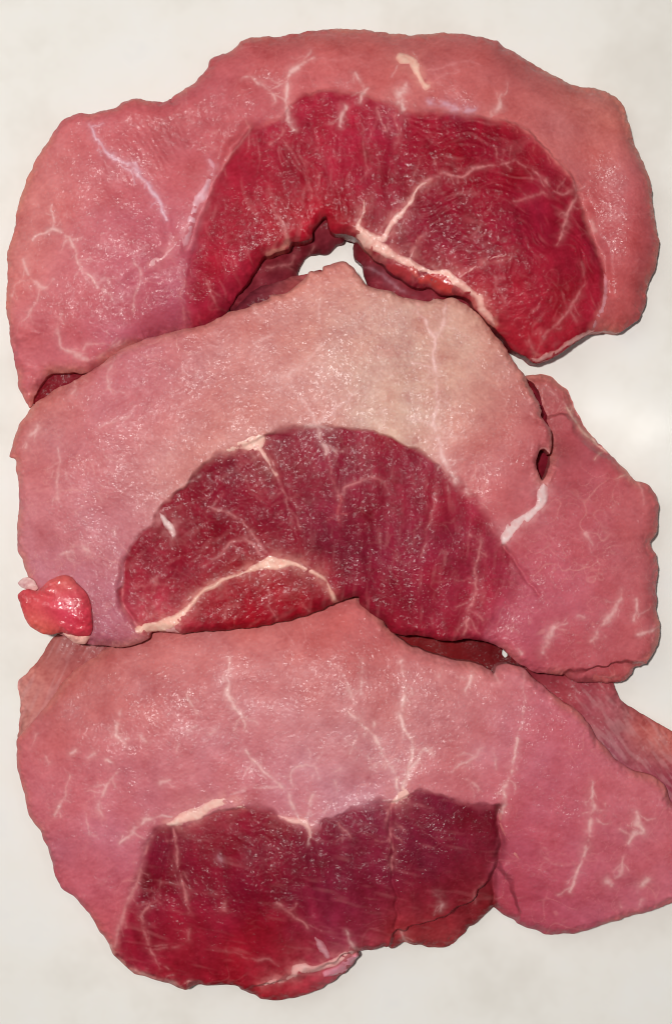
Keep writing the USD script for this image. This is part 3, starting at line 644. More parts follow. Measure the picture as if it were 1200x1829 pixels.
V3 = [([(410,1178,4),(410,1215,5),(405,1235,6),(420,1260,5),(432,1275,5),(440,1295,3)],.75,FATC), ([(217,1270,6),(213,1300,10),(214,1312,10),(228,1325,4)],.6,FATC), ([(130,1345,6),(140,1340,5)],.55,FATC), ([(172,1345,8),(165,1350,5)],.55,FATC), ([(192,1352,6),(203,1360,8)],.6,FATC), ([(255,1312,7),(262,1318,5)],.4,FATC),
 ([(130,1385,3),(118,1415,4),(108,1440,7),(100,1455,3)],.45,FATC), ([(215,1375,3),(190,1405,4),(175,1432,7),(185,1452,3)],.45,FATC), ([(160,1450,3),(162,1485,3)],.4,FATC), ([(60,1330,3),(65,1310,3)],.3,FATC), ([(290,1395,6),(310,1388,4)],.45,FATC), ([(85,1350,5),(92,1358,5)],.35,FATC),
 ([(440,1340,4),(455,1355,6),(480,1380,4),(510,1405,4),(525,1435,5),(536,1456,8)],.6,FATC), ([(525,1400,4),(522,1380,5),(530,1366,4),(560,1360,3),(570,1385,3)],.5,FATC), ([(335,1235,3),(342,1255,4),(357,1272,3)],.5,FATC), ([(385,1300,9),(378,1306,4)],.5,FATC), ([(340,1300,4),(352,1298,4)],.35,FATC), ([(320,1325,3),(318,1340,3)],.3,FATC),
 ([(220,1500,4),(240,1482,6),(258,1460,5),(290,1452,5),(310,1455,4)],.55,FATC), ([(560,1415,4),(552,1440,6),(550,1462,8)],.55,FATC), ([(400,1420,4),(440,1405,4),(480,1400,5),(520,1405,4)],.35,FATC),
 ([(622,1268,3),(645,1290,5),(662,1306,6),(672,1325,6),(682,1342,7),(695,1362,7),(704,1380,7),(708,1405,8),(704,1425,12)],.8,FATC), ([(667,1288,4),(662,1306,5)],.6,FATC), ([(655,1366,3),(672,1355,5),(688,1352,5)],.55,FATC), ([(635,1310,3),(628,1325,4),(624,1340,3)],.4,FATC), ([(645,1345,3),(632,1352,4)],.35,FATC),
 ([(717,1180,3),(720,1205,4),(720,1240,6),(714,1272,8),(716,1290,6),(728,1308,6),(733,1328,9),(731,1360,7),(726,1385,9),(718,1405,16),(706,1420,12)],.8,FATC), ([(765,1340,3),(758,1333,6),(748,1345,5),(738,1362,6),(730,1372,5)],.7,FATC), ([(768,1345,4),(766,1330,5)],.55,FATC),
 ([(842,1198,4),(836,1215,6),(828,1232,3)],.65,FATC), ([(645,1180,4),(648,1215,4),(645,1235,3)],.45,FATC), ([(590,1180,3),(612,1205,3),(625,1235,5),(632,1250,3)],.4,FATC), ([(790,1195,4),(785,1205,4)],.4,FATC),
 ([(858,1332,3),(838,1350,4),(818,1362,3),(807,1372,3)],.45,FATC), ([(835,1385,3),(850,1408,4)],.4,FATC), ([(878,1340,3),(882,1370,3)],.3,FATC), ([(602,1390,4),(600,1430,4)],.4,FATC), ([(610,1362,3),(600,1372,4)],.3,FATC),
 ([(922,1313,3),(917,1345,4),(908,1375,5),(900,1400,8),(897,1425,9),(896,1447,5)],.65,FATC), ([(930,1200,2),(932,1260,3),(922,1313,3)],.3,FATC), ([(882,1200,4),(888,1218,4)],.4,FATC),
 ([(1050,1390,3),(1053,1420,5),(1054,1442,12),(1050,1470,7),(1044,1505,8),(1034,1535,8),(1024,1560,6),(1015,1588,4)],.62,FATC), ([(1054,1442,8),(1075,1442,4)],.5,FATC), ([(1030,1536,5),(1000,1540,5),(965,1528,4),(968,1510,3)],.4,PINKF), ([(1130,1446,5),(1136,1470,10),(1142,1482,8),(1125,1490,12),(1118,1502,6)],.6,FATC), ([(1152,1566,12),(1145,1580,12)],.55,FATC), ([(1082,1568,12),(1086,1575,8)],.5,FATC), ([(1108,1530,5),(1104,1552,6),(1095,1560,4)],.45,FATC), ([(1142,1605,6),(1140,1612,5)],.35,FATC), ([(1104,1610,5),(1108,1616,4)],.35,FATC), ([(1100,1475,3),(1120,1490,4)],.35,FATC),
 ([(695,1425,8),(696,1455,7),(697,1500,5),(698,1545,3)],.55,PINKF), ([(700,1460,5),(715,1470,4),(722,1478,2)],.35,PINKF), ([(600,1465,4),(610,1475,5),(625,1490,3)],.4,PINKF), ([(556,1480,7),(552,1500,3)],.5,FATC),
 ([(312,1474,5),(316,1510,5),(320,1550,5),(333,1588,6),(342,1626,4)],.6,PINKF), ([(272,1608,4),(258,1632,6),(264,1672,5),(275,1700,5),(287,1726,3)],.55,PINKF), ([(290,1575,3),(284,1605,4),(272,1612,4)],.4,PINKF), ([(262,1690,3),(300,1688,4),(335,1675,4),(340,1655,3)],.3,PINKF),
 ([(274,1488,5),(260,1520,6),(246,1578,5),(229,1613,6),(214,1660,8),(206,1692,10)],.65,PINKF), ([(197,1690,9),(212,1716,10),(235,1732,9),(262,1745,9),(300,1755,9),(332,1766,8),(352,1760,4)],.65,FATC),
 ([(495,1605,4),(512,1615,4),(532,1632,4),(552,1652,4)],.5,PINKF), ([(400,1614,12),(405,1605,6)],.35,PINKF), ([(780,1588,5),(786,1604,8),(786,1622,5)],.5,FATC), ([(392,1525,10),(400,1528,5)],.25,BLUEF), ([(410,1690,3),(445,1705,4),(460,1712,3)],.3,PINKF), ([(460,1710,3),(480,1708,4),(500,1720,3)],.35,PINKF),
 ([(618,1655,4),(625,1672,8),(634,1690,9)],.55,FATC), ([(717,1662,5),(722,1680,5),(728,1690,3)],.5,FATC), ([(862,1575,3),(850,1590,5),(845,1615,3)],.3,PINKF)]
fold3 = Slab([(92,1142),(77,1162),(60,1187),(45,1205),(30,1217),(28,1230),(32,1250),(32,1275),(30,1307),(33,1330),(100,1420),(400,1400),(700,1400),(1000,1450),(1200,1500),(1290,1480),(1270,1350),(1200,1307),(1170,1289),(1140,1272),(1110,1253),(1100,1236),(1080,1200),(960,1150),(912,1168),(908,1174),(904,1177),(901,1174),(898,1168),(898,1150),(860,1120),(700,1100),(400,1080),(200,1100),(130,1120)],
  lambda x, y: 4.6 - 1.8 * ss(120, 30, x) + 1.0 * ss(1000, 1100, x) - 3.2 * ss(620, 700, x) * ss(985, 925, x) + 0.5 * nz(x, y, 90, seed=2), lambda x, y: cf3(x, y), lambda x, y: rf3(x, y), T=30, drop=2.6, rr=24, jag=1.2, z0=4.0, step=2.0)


def cf3(x, y):
    c = lin(blob(x, y, [(90,1160,160,84,80),(140,1200,164,80,80),(60,1210,198,122,114),(36,1230,204,128,120),(100,1270,172,84,86),(40,1290,182,120,112),(200,1150,150,80,82),(900,1180,92,16,22),(780,1150,116,26,30),(850,1160,110,24,28),(980,1230,140,52,62),(1050,1290,162,84,92),(1100,1340,142,70,84),(1150,1300,176,96,94),(1190,1320,198,110,100),(1180,1400,146,62,80),(1020,1260,160,62,72)], 34))  # darkest tones put the shade beneath the middle slice into the meat colour
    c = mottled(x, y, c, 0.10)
    st = np.clip(nz(x, y, 9, -62, 7, seed=2), 0, 1) * ss(250, 200, x) + np.clip(nz(x, y, 8, 52, 5, seed=3), 0, 1) * ss(1000, 1040, x)
    return c + (lin((206, 160, 160)) - c) * np.clip(0.2 * st, 0, 0.35)[:, None]


def rf3(x, y):
    lf = ss(260, 200, x); rt = ss(960, 1010, x)
    return lf * (0.05 * nz(x, y, 10, -62, 6, seed=1) + 0.03 * nz(x, y, 5, -62, 4, seed=2)) + rt * (0.07 * nz(x, y, 9, 52, 4, seed=3) + 0.04 * nz(x, y, 5, 52, 3, seed=4) + 0.05 * sharp(nz(x, y, 14, 140, 2, seed=5)))


T3 = thing('pork_slice', 'bottom raw pork slice running off the right side, dark plum muscle along its lower edge', 'pork slice', (0.0, -0.09, 0), 'raw pork slices')
F3 = [
    L('fat_seam', [(302,1468,9),(322,1462,18),(350,1448,20),(380,1434,18),(410,1426,19),(432,1430,15),(442,1436,6)], .35, (238,194,182), M_FAT, seed=1, label='pale fat seam above the left end of the dark muscle'),
    L('fat_seam', [(498,1454,5),(518,1458,10),(536,1458,15),(548,1464,18),(553,1478,10),(554,1490,4)], .3, (232,182,176), M_FAT, seed=2),
    L('fat_seam', [(730,1396,6),(722,1406,16),(708,1420,18),(697,1430,10)], .3, (236,190,180), M_FAT, seed=3),
    L('fat_seam', [(467,1756,8),(485,1750,12),(502,1746,11),(522,1742,14),(530,1726,18),(542,1724,20),(562,1726,16),(585,1718,17),(606,1706,16),(628,1696,12)], .4, (240,186,182), M_FAT, seed=4, label='whitish fat seam on the lower edge of the plum muscle'),
    L('membrane', [(562,1664,5),(570,1676,15),(580,1690,15),(586,1700,8)], .25, (206,150,160), M_WET, seed=5),
    L('membrane', [(584,1738,12),(606,1730,24),(622,1718,22),(634,1706,14)], .4, (226,150,168), M_WET, seed=0),
    L('membrane', [(893,1446,5),(890,1462,10),(897,1484,11),(908,1500,13),(920,1520,13),(928,1534,5)], .3, (206,128,124), M_WET, seed=1),
]
s3 = Slab(O3, z3, c3, r3, T=11, z0=7.5, seed=2, edge=(208, 124, 114), jag=1.5, veins=V3, halos=F3, floor=0.2,
  rims=[(30,1340,2.6,22),(60,1460,2.4,18),(110,1580,2.4,16),(180,1670,3,18),(250,1740,2.6,16),(330,1765,3.5,14),(430,1765,3.5,16),(500,1790,4.5,24),(600,1752,4.5,26),(640,1702,4.5,22),(700,1697,4,16),(790,1700,4.5,34),(880,1634,4,20),(980,1670,4,20),(1100,1645,4,20),(1200,1615,4,22),(1200,1435,4,18),(1120,1368,3.5,18),(1000,1250,3.5,18),(900,1186,4,18),(830,1183,4,20),(740,1155,4,26),(650,1080,3,26),(450,1085,3,30),(250,1115,4,40),(140,1190,4.5,34),(85,1255,4.5,30),(50,1295,4,26)])
s3.build(T3, {'dark_muscle': D3}, 'pale_muscle', mats)
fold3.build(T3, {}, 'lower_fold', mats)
for a, kw in F3:
    s3.strip(T3, *a, **kw)

# ================================================================== slice 2: the middle one
BODY = [(42,738),(30,757),(24,770),(15,797),(13,815),(25,822),(28,850),(31,870),(32,910),(26,945),(27,975),(36,1000),(45,1025),(52,1050),(62,1090),(85,1120),(110,1136),(130,1146),(150,1150),(175,1153),(210,1157),(240,1152),(265,1142),(271,1131),(300,1130),(320,1132),(360,1129),(425,1124),(480,1116),(530,1105),(565,1092),(597,1080),(618,1071),(640,1067),(645,1080),(670,1100),(685,1110),(700,1130),(720,1136),(755,1136),(800,1144),(825,1142),(840,1141),(870,1147),(900,1162),(920,1180),(945,1195),(965,1204),(1000,1206),(1010,1206),(1018,1214),(1032,1220),(1056,1221),(1092,1221),(1116,1220),(1134,1206),(1138,1195),(1155,1187),(1173,1166),(1182,1139),(1182,1118),(1177,1090),(1177,1040),(1177,1000),(1166,970),(1175,950),(1182,910),(1175,885),(1160,865),(1137,857),(1120,837),(1100,815),(1080,792),(1062,772),(1047,745),(1035,727),(1029,708),(1022,692),(1010,680),(995,669),(980,664),(960,663),(941,668)]
SLIT_R = [(946,682),(956,700),(966,722),(974,745),(982,764),(986,790),(984,815),(978,838),(972,852)]
SLIT_L = [(966,858),(959,847),(956,832),(959,806),(970,802),(978,812),(981,800),(981,782),(978,767),(969,752),(963,742),(965,730),(956,710),(944,690),(933,667),(915,647),(904,627),(893,610),(878,594),(863,575),(851,561),(830,544),(815,535),(780,535),(765,540),(740,537),(715,530),(697,521),(677,517),(655,509),(640,492),(630,480),(617,471),(605,469),(590,475),(579,478),(575,486),(555,484),(547,493),(530,512),(510,524),(487,527),(480,535),(455,542),(440,549),(427,554),(412,555),(395,565),(380,572),(360,583),(325,588),(280,599),(235,614),(208,629),(175,652),(140,674),(105,690),(75,707),(55,722)]
O2 = BODY + SLIT_R + SLIT_L
D2 = poly([(262,1140),(244,1120),(220,1090),(214,1065),(221,1040),(226,1000),(235,980),(250,957),(275,930),(290,902),(320,880),(350,845),(380,822),(410,807),(440,795),(470,783),(480,775),(530,766),(560,765),(600,767),(650,770),(700,785),(740,805),(775,830),(800,852),(825,867),(845,890),(865,920),(885,950),(905,985),(915,1015),(905,1060),(880,1100),(862,1130),(850,1170),(700,1180),(500,1150),(300,1170)])
RED2 = poly([(322,1136),(332,1112),(348,1088),(372,1064),(400,1044),(432,1030),(470,1019),(510,1016),(548,1024),(572,1038),(588,1058),(598,1082),(500,1150),(340,1160)])
h2 = heights([(30,780,10),(30,900,11),(60,850,13),(60,980,11.5),(100,1060,12),(150,1120,13.5),(220,1140,14),(150,900,14),(150,750,14),(100,720,12.5),(250,650,14.5),(300,750,15.5),(300,850,15),(250,960,14),(400,600,15),(400,750,16.5),(500,560,15.5),(600,500,16),(600,620,17.5),(700,570,17),(800,580,16.5),(880,640,17),(900,750,18),(960,800,17.5),(800,750,18),(600,740,17.5),(400,900,16),(300,950,14.5),(300,1060,14.5),(420,1000,14.5),(450,1080,15),(550,1050,15),(600,900,17),(620,1050,15.5),(700,850,17.5),(700,1000,17),(700,1100,16),(800,1000,17.5),(800,1110,16),(880,900,17),(930,880,16),(900,1000,16),(940,1150,15),(1000,1050,15),(1000,940,14.5),(1050,880,13.5),(1100,950,14),(1140,900,12),(1080,1080,14),(1150,1060,12.5),(1100,1170,13.5),(1160,1150,12),(1010,1180,14)])
SL = spline(np.array([(905,630),(933,667),(956,706),(966,735),(980,768),(984,800),(975,835),(968,856)], float), 2.0, False)


def z2(x, y):
    z = h2(x, y) - 0.55 * side(D2, x, y, 4)[0] * (1 - ss(850, 880, x) * ss(990, 1060, y))
    d, i = cKDTree(SL).query(np.stack([x, y], 1))
    sx = np.interp(y, SL[:, 1], SL[:, 0])
    right = (x > sx) & (y < 862)
    dep = 12.0 * ss(858, 760, y) * (1 - 0.25 * ss(990, 1120, x))
    z = np.where(right, z - dep, z)
    z = z + step_at(x, y, [(897,972),(912,995),(935,1027),(960,1062)], 4, 0.9)
    z = z + step_at(x, y, [(655,930),(660,1000),(668,1040),(652,1062)], 10, 0.7) + step_at(x, y, [(680,920),(675,990)], 6, 0.2) + step_at(x, y, [(770,880),(762,940),(750,1000)], 6, 0.22)
    z = z + step_at(x, y, [(472,792),(500,862),(524,930),(540,1000)], 6, 0.35) + step_at(x, y, [(300,935),(325,985),(302,1040),(262,1060)], 9, 0.5) + step_at(x, y, [(395,880),(372,925),(400,965)], 10, 0.4) + step_at(x, y, [(720,840),(735,900),(722,960)], 9, 0.15) + step_at(x, y, [(622,800),(606,860),(603,920)], 7, 0.2)
    z = z + step_at(x, y, [(225,1000),(218,1060),(228,1090),(248,1118)], 6, 1.0)
    lip, _ = side(poly([(1006,1206),(1030,1196),(1062,1192),(1098,1182),(1130,1186),(1150,1194),(1140,1240),(1010,1240)]), x, y, 3)
    z = z - 2.6 * lip
    fl, _ = side(poly([(935,660),(1000,660),(1034,710),(1062,765),(1090,810),(1060,800),(1020,740),(985,745),(965,740)]), x, y, 4)
    return z - 2.0 * fl * (y < 850)


def r2(x, y):
    di, _ = side(D2, x, y, 8)
    rt = ss(930, 980, x) * ss(840, 900, y) * (1 - di)
    pale = (1 - di) * (1 - rt)
    r = pale * (0.009 * nz(x, y, 7, -18, 1.6, seed=0) + 0.015 * nz(x, y, 4.4, seed=1) + 0.006 * sharp(nz(x, y, 17, -15, 1.8, seed=2)) + 0.04 * nz(x, y, 40, -20, 1.6, seed=3) + 0.26 * nz(x, y, 100, seed=4))
    hump = np.exp(-(((x - 230) / 150) ** 2 + ((y - 700) / 80) ** 2))
    r = r + hump * 0.04 * sharp(nz(x, y, 22, -20, 2.2, seed=5))
    r = r + rt * (0.014 * nz(x, y, 8, 12, 3.0, seed=2) + 0.014 * nz(x, y, 4.8, seed=3) + 0.16 * nz(x, y, 50, -15, 2.5, seed=4))
    lef = (1 - ss(480, 620, x)) * di
    r = r + lef * (0.02 * nz(x, y, 11, -30, 1.8, seed=4) + 0.022 * nz(x, y, 5.5, seed=5) + 0.2 * nz(x, y, 45, -30, 1.6, seed=0))
    r = r + di * (1 - lef) * (0.014 * nz(x, y, 9, 70, 1.6, seed=1) + 0.018 * nz(x, y, 5.2, seed=2) + 0.18 * nz(x, y, 42, 93, 4.0, seed=3) + 0.10 * sharp(nz(x, y, 60, 85, 2.0, seed=5)))
    return r


P2 = [(600,600,200,146,134),(750,700,202,154,138),(700,560,200,148,136),(450,650,192,118,114),(250,700,188,96,108),(330,660,190,106,108),(150,800,190,102,108),(150,900,194,110,118),(60,850,194,104,106),(100,970,192,114,120),(100,1050,178,98,110),(200,1120,166,82,98),(180,1050,176,92,106),(210,960,188,108,112),(300,840,196,118,112),(380,780,194,122,116),(500,720,194,120,114),(450,580,196,112,106),(850,600,202,142,126),(900,680,200,132,120),(900,780,200,128,118),(900,880,188,84,92),(940,850,200,106,104),(590,490,200,112,104),(1050,900,184,86,96),(1000,790,160,54,70),(1000,730,164,70,78),(990,685,170,88,84),(1050,820,176,76,84),(1080,1100,190,92,102),(1000,950,186,84,96),(1150,1000,176,84,88),(1150,900,190,92,90),(1130,1150,192,92,92),(1000,1150,186,86,94),(930,1120,182,74,92),(1080,1210,160,58,64),(960,1060,178,76,92),(60,720,196,116,108)]  # points beside the slit are darkened to hold its shade
K2 = [(400,870,124,26,46),(300,960,128,26,44),(270,1060,152,40,58),(250,1100,180,86,96),(350,1000,140,30,46),(450,940,128,28,46),(560,850,130,38,58),(500,800,136,40,58),(700,830,142,42,60),(650,900,132,36,56),(750,1000,124,32,54),(600,1000,110,28,48),(630,960,118,32,54),(700,1100,138,32,50),(450,1070,152,26,40),(560,1060,148,24,38),(400,1105,148,28,42),(830,900,142,40,58),(860,1040,142,44,64),(800,1110,140,32,50),(890,1000,152,52,74),(880,1080,158,58,76)]


def c2(x, y):
    di, d = side(D2, x, y, 5.5)
    wide = ss(850, 880, x) * ss(990, 1060, y)
    di = di * (1 - wide) + ss(-1, 1, d / 36) * wide
    pale = mottled(x, y, lin(blob(x, y, P2, 70)), 0.065); dark = mottled(x, y, lin(blob(x, y, K2, 58)), 0.10)
    dark = dark * (1 + 0.05 * nz(x, y, 55, 70, 1.8, seed=0) + 0.05 * nz(x, y, 16, 78, 4.0, seed=5))[:, None]
    dark = np.clip(dark, 0.003, 0.6)
    dark, pale = dark * np.array([1.0, 0.6, 0.72]), pale * np.array([1.02, 1.10, 1.12])
    c = pale * (1 - di)[:, None] + dark * di[:, None]
    fl = np.clip(nz(x, y, 9, -35, 4.0, seed=1) - 0.6, 0, 2) * ss(600, 480, x) + np.clip(nz(x, y, 9, 95, 5.0, seed=2) - 0.7, 0, 2) * ss(480, 600, x)
    c = c + (lin(PINKF) - c) * np.clip(0.07 * fl * di, 0, 0.25)[:, None]
    w = (webbing(x, y, 78, 0.06, 3) + 0.6 * webbing(x, y, 36, 0.08, 1)) * (0.40 * (1 - di) + 0.12 * di)
    return c + (lin((224, 160, 152)) - c) * np.clip(w, 0, 0.5)[:, None]


V2 = [([(742,540,4),(750,560,5),(765,587,6),(774,605,6),(773,630,5),(772,655,6),(775,680,6),(777,720,7),(773,755,8),(780,790,8),(788,820,9),(800,845,10),(818,862,13),(836,882,9)],.72,FATC), ([(795,545,3),(793,568,6),(783,592,6),(775,607,5)],.5,FATC), ([(735,650,2),(755,655,4),(772,662,4)],.45,FATC), ([(728,748,2),(750,753,3),(770,760,4)],.4,FATC), ([(785,785,3),(805,783,3),(828,780,2)],.35,FATC),
 ([(630,705,4),(615,718,7),(597,732,5),(575,755,6)],.6,FATC), ([(577,618,2),(560,635,3),(538,655,4),(508,676,4)],.4,FATC), ([(540,708,3),(552,735,4),(562,755,9),(572,772,8),(580,792,6),(583,812,4)],.65,FATC), ([(548,764,8),(570,762,14),(590,768,8)],.6,FATC),
 ([(495,850,5),(505,875,3),(520,910,2),(535,940,2)],.4,PINKF), ([(600,885,6),(612,880,6),(630,862,5),(660,855,5),(680,862,5),(695,880,3)],.55,PINKF), ([(604,885,5),(608,910,5),(607,932,3)],.55,(214,110,110)), ([(585,800,3),(592,840,3),(600,882,4)],.35,PINKF),
 ([(775,875,3),(765,935,3),(750,995,3)],.35,PINKF), ([(838,958,3),(853,965,5),(848,1020,4),(846,1065,5),(836,1092,8),(832,1112,6),(826,1132,5)],.65,PINKF), ([(836,1092,5),(850,1096,4),(862,1104,3)],.4,PINKF), ([(815,1035,2),(840,1034,3)],.3,PINKF),
 ([(380,910,3),(400,915,4),(432,930,4),(455,960,6),(478,988,8)],.5,PINKF), ([(395,992,3),(410,972,6),(432,966,7),(452,972,7),(470,995,8)],.6,PINKF), ([(395,992,5),(375,1002,4),(360,1010,3)],.35,PINKF),
 ([(245,1052,5),(258,1046,7),(265,1050,4)],.45,PINKF), ([(275,1035,4),(295,1045,6),(305,1050,3)],.35,PINKF), ([(400,880,2),(370,915,3)],.25,PINKF), ([(430,840,3),(450,870,3),(470,900,2)],.2,PINKF),
 ([(222,1040,3),(216,1062,5),(226,1092,6),(246,1118,6)],.5,PINKF), ([(480,1048,3),(482,1080,3),(495,1105,3)],.35,PINKF), ([(400,1104,4),(408,1085,4),(425,1078,3)],.35,PINKF), ([(540,1080,3),(550,1090,3)],.3,PINKF),
 ([(1110,1055,4),(1098,1078,6),(1085,1100,8),(1072,1122,7),(1053,1146,5)],.55,FATC), ([(1135,1068,4),(1136,1085,6),(1130,1106,4)],.6,FATC), ([(1140,1134,7),(1155,1130,9),(1170,1123,5)],.65,FATC), ([(1040,955,3),(1050,962,5),(1058,972,3)],.4,FATC), ([(995,1110,5),(985,1125,14),(975,1145,10),(966,1168,6)],.5,FATC), ([(985,1125,8),(1010,1112,5)],.4,FATC), ([(922,1160,4),(926,1168,6)],.55,FATC), ([(1030,1100,4),(1042,1104,4)],.3,FATC),
 ([(205,640,3),(194,662,4),(193,685,4),(203,705,3)],.4,FATC), ([(65,763,7),(52,782,5),(45,800,3)],.5,FATC), ([(105,800,3),(107,830,4),(103,892,4)],.4,FATC), ([(110,992,6),(125,985,8),(135,975,4)],.45,FATC), ([(143,970,7),(152,980,10),(160,990,4)],.5,FATC), ([(200,948,6),(205,955,4)],.35,FATC), ([(180,885,5),(185,892,5)],.35,FATC), ([(235,745,3),(205,755,4),(180,768,3)],.35,FATC), ([(120,668,4),(135,690,5),(128,704,3)],.4,FATC), ([(572,540,3),(568,560,3),(572,585,3)],.3,FATC), ([(450,550,2),(456,560,3),(470,565,2)],.3,FATC), ([(490,600,4),(460,612,4)],.35,FATC), ([(285,880,3),(320,872,3),(360,850,3)],.3,FATC), ([(1128,850,3),(1105,822,4),(1075,790,6),(1050,765,6),(1032,742,6),(1020,726,4)],.75,CREAM), ([(985,692,2),(1005,705,3),(1020,722,3)],.3,FATC), ([(1110,800,3),(1140,860,4),(1150,900,3)],.25,FATC)]
under2 = Slab([(412,562),(422,548),(440,530),(455,515),(490,505),(520,494),(545,489),(560,484),(580,482),(620,500),(660,520),(700,535),(760,560),(860,600),(900,640),(935,668),(960,690),(985,750),(1010,800),(1010,880),(940,900),(800,900),(500,800),(420,640)],
  lambda x, y: 6.0 + 3.6 * ss(640, 560, x) + 0.8 * nz(x, y, 50, seed=3), lambda x, y: cu2(x, y), lambda x, y: 0.10 * nz(x, y, 22, -25, 3, seed=1) + 0.04 * nz(x, y, 8, seed=2), T=30, drop=3.5, rr=18, jag=1.8, z0=8.0, step=2.2)


def cu2(x, y):
    c = lin(blob(x, y, [(420,550,104,34,44),(470,525,108,34,44),(520,505,136,56,60),(535,497,164,92,92),(570,490,170,70,72),(700,540,104,36,40),(950,700,130,30,44),(980,800,120,26,40)], 30))  # dark meat, deepened further for shade under the edge and in the slit
    return mottled(x, y, c, 0.12)


T2 = thing('pork_slice', 'palest raw pork slice, in the middle, with a red scrap on its corner', 'pork slice', (0.0, 0.0, 0), 'raw pork slices')
F2 = [
    L('fat_seam', [(404,806,7),(418,800,16),(436,797,22),(452,791,30),(464,782,18),(470,776,5)], .4, (238,196,182), M_FAT, seed=1, label='cream triangle of fat at the top of the dark muscle'),
    L('fat_seam', [(458,797,16),(472,812,13),(484,828,11),(495,850,6)], .3, (234,184,174), M_FAT, seed=2),
    L('fat_seam', [(284,914,6),(290,924,13),(298,936,15),(306,944,14),(312,954,8)], .45, (232,206,204), M_FAT, seed=3, label='small white fleck on the dark muscle'),
    L('fat_seam', [(250,1124,16),(272,1120,22),(296,1116,24),(316,1106,20),(332,1088,13),(347,1070,11),(370,1052,10),(400,1034,9),(432,1022,10),(462,1012,16),(488,1005,22),(515,1004,16),(545,1014,14),(566,1026,15),(580,1038,11),(590,1055,7),(600,1074,4)], .45, (240,194,176), M_FAT, seed=4, label='curved fat seam between the dark and the redder muscle'),
    L('fat_seam', [(300,1124,10),(314,1122,14),(322,1130,10)], .4, (232,180,178), M_FAT, seed=5),
    L('fat_seam', [(969,856,10),(966,872,16),(967,888,18),(960,906,14),(948,918,15),(930,930,15),(914,944,19),(902,958,18),(896,970,8)], .4, (232,208,208), M_FAT, seed=0, label='whitish fat strip below the slit on the right'),
    L('fat_tag', [(960,808,6),(968,804,11),(975,808,12),(978,818,8)], .5, (240,186,180), M_FAT, seed=1),
    L('fat_seam', [(258,1140,8),(264,1134,14),(268,1128,8)], .4, (230,170,172), M_FAT, seed=2),
    L('meat_tag', [(1062,1212,16),(1075,1216,18),(1088,1218,10)], .5, (206,110,110), M_WET, seed=3),
]
s2 = Slab(O2, z2, c2, r2, T=lambda x, y: 8.5 + 6 * ss(985, 1060, x) * ss(1195, 1130, y) + 4 * ss(130, 60, x) * ss(1060, 1000, y), z0=11.5, seed=3, edge=(212, 134, 122), jag=1.4, veins=V2, halos=F2,
  rims=[(20,800,2.6,18),(30,900,2.6,18),(40,1010,2.8,20),(80,1110,4,26),(180,1155,4.5,26),(260,1142,4,20),(360,1129,4,18),(480,1116,4.5,22),(590,1082,5,26),(640,1067,5,22),(700,1125,4,18),(800,1144,3.5,14),(900,1160,4,18),(960,1202,3.5,14),(1060,1220,4,22),(1140,1195,4,20),(1180,1130,5.5,34),(1177,1040,6,44),(1168,970,5,30),(1180,910,5,30),(1140,858,4,24),(1080,792,4,26),(1030,710,4,30),(970,663,3,22),(950,690,2,12),(985,790,2,12),(972,850,1.5,10),(963,858,2.2,10),(956,830,3,10),(978,790,3.5,12),(960,720,3.5,12),(905,630,3.5,14),(850,561,4,20),(780,536,4,20),(700,521,3.5,14),(610,469,3.5,12),(545,495,3.5,14),(480,533,3.5,14),(395,565,3.5,16),(300,593,4,20),(200,635,4,24),(110,688,4.5,26),(50,728,4.5,26)])
s2.build(T2, {'dark_muscle': D2, 'red_muscle': RED2}, 'pale_muscle', mats)
under2.build(T2, {}, 'lower_fold', mats)
for a, kw in F2:
    s2.strip(T2, *a, **kw)

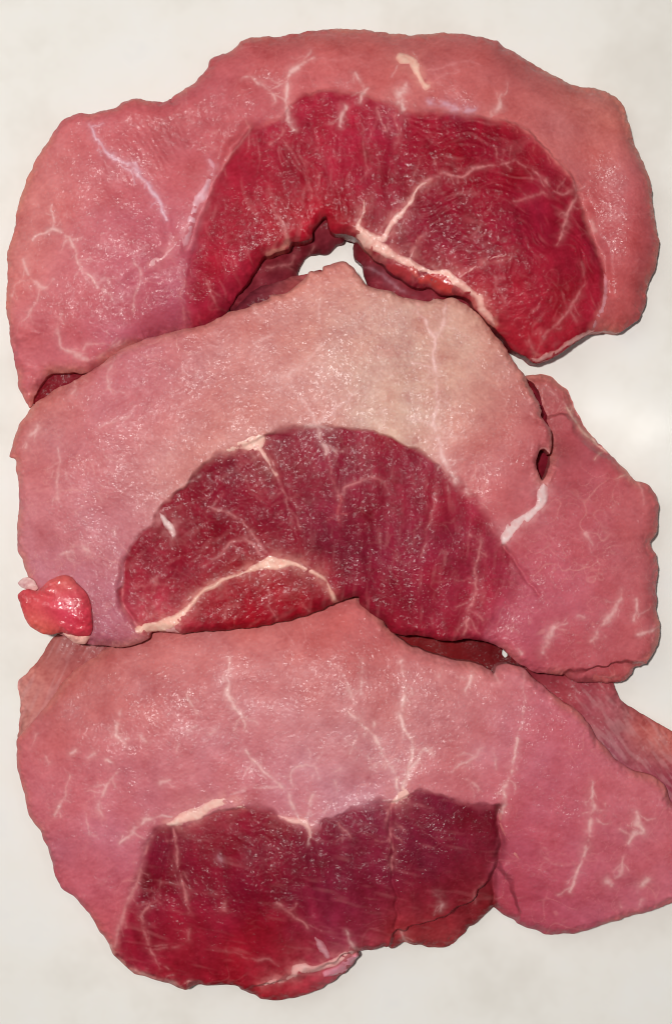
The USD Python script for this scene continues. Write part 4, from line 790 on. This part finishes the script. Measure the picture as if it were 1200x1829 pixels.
# ================================================================== the red scrap on the middle slice
OS = [(30,1062),(29,1070),(33,1082),(38,1095),(46,1113),(60,1125),(78,1133),(92,1135),(108,1131),(120,1134),(140,1137),(158,1137),(164,1125),(165,1110),(162,1090),(158,1072),(148,1054),(136,1044),(124,1032),(112,1028),(100,1030),(86,1037),(74,1048),(62,1056),(48,1053),(38,1055)]
hs = heights([(40,1070,15),(60,1095,16),(90,1060,17.5),(110,1040,16),(110,1090,18),(140,1100,17.5),(140,1060,16.5),(100,1125,16.5),(150,1130,16.5),(62,1062,15.5)])
scr = Slab(OS, lambda x, y: hs(x, y) + step_at(x, y, [(60,1055),(75,1064),(92,1066)], 7, 0.8), lambda x, y: mottled(x, y, lin(blob(x, y, [(50,1075,204,72,80),(80,1060,210,84,90),(60,1110,212,98,92),(100,1085,208,62,84),(130,1100,206,54,84),(110,1040,208,96,92),(150,1070,202,76,84),(150,1128,198,60,74),(90,1128,212,94,82)], 20)), 0.08),
  lambda x, y: 0.10 * nz(x, y, 22, 10, 2, seed=1) + 0.02 * nz(x, y, 6, 80, 2, seed=2) + 0.07 * np.clip(nz(x, y, 9, 70, 1.6, seed=3), 0, 3) * ss(95, 110, x) * ss(1080, 1095, y), T=5.0, drop=2.2, rr=13, jag=1.0, z0=16.0, step=1.5, floor=9.0, seed=4)
TS = thing('meat_scrap', 'bright red glistening scrap of meat on the lower left corner of the middle slice', 'meat scrap', (-0.085, -0.028, 0.012))
scr.build(TS, {}, 'lean_meat', {'lean_meat': M_WET})
tagA = Slab([(30,1042),(38,1034),(50,1031),(60,1038),(66,1050),(60,1056),(48,1053),(36,1049)], lambda x, y: 12.4 + 0 * x, lambda x, y: mottled(x, y, np.tile(lin((222, 176, 172)), (len(x), 1)), 0.1), lambda x, y: 0.12 * nz(x, y, 10, 30, 2, seed=1), T=2, drop=0.8, rr=8, jag=1.2, z0=13.0, floor=8.0)
tagA.build(TS, {}, 'fat_tag', {'fat_tag': M_FAT})
tagB = Slab([(112,1130),(118,1138),(126,1146),(138,1151),(150,1152),(156,1145),(159,1134),(140,1126)], lambda x, y: 14.8 + 0 * x, lambda x, y: mottled(x, y, np.tile(lin((230, 172, 160)), (len(x), 1)), 0.06), lambda x, y: 0.08 * nz(x, y, 12, seed=1), T=3, drop=1.8, rr=9, jag=.6, z0=15.0, floor=9.0)
tagB.build(TS, {}, 'fat_tag', {'fat_tag': M_FAT})
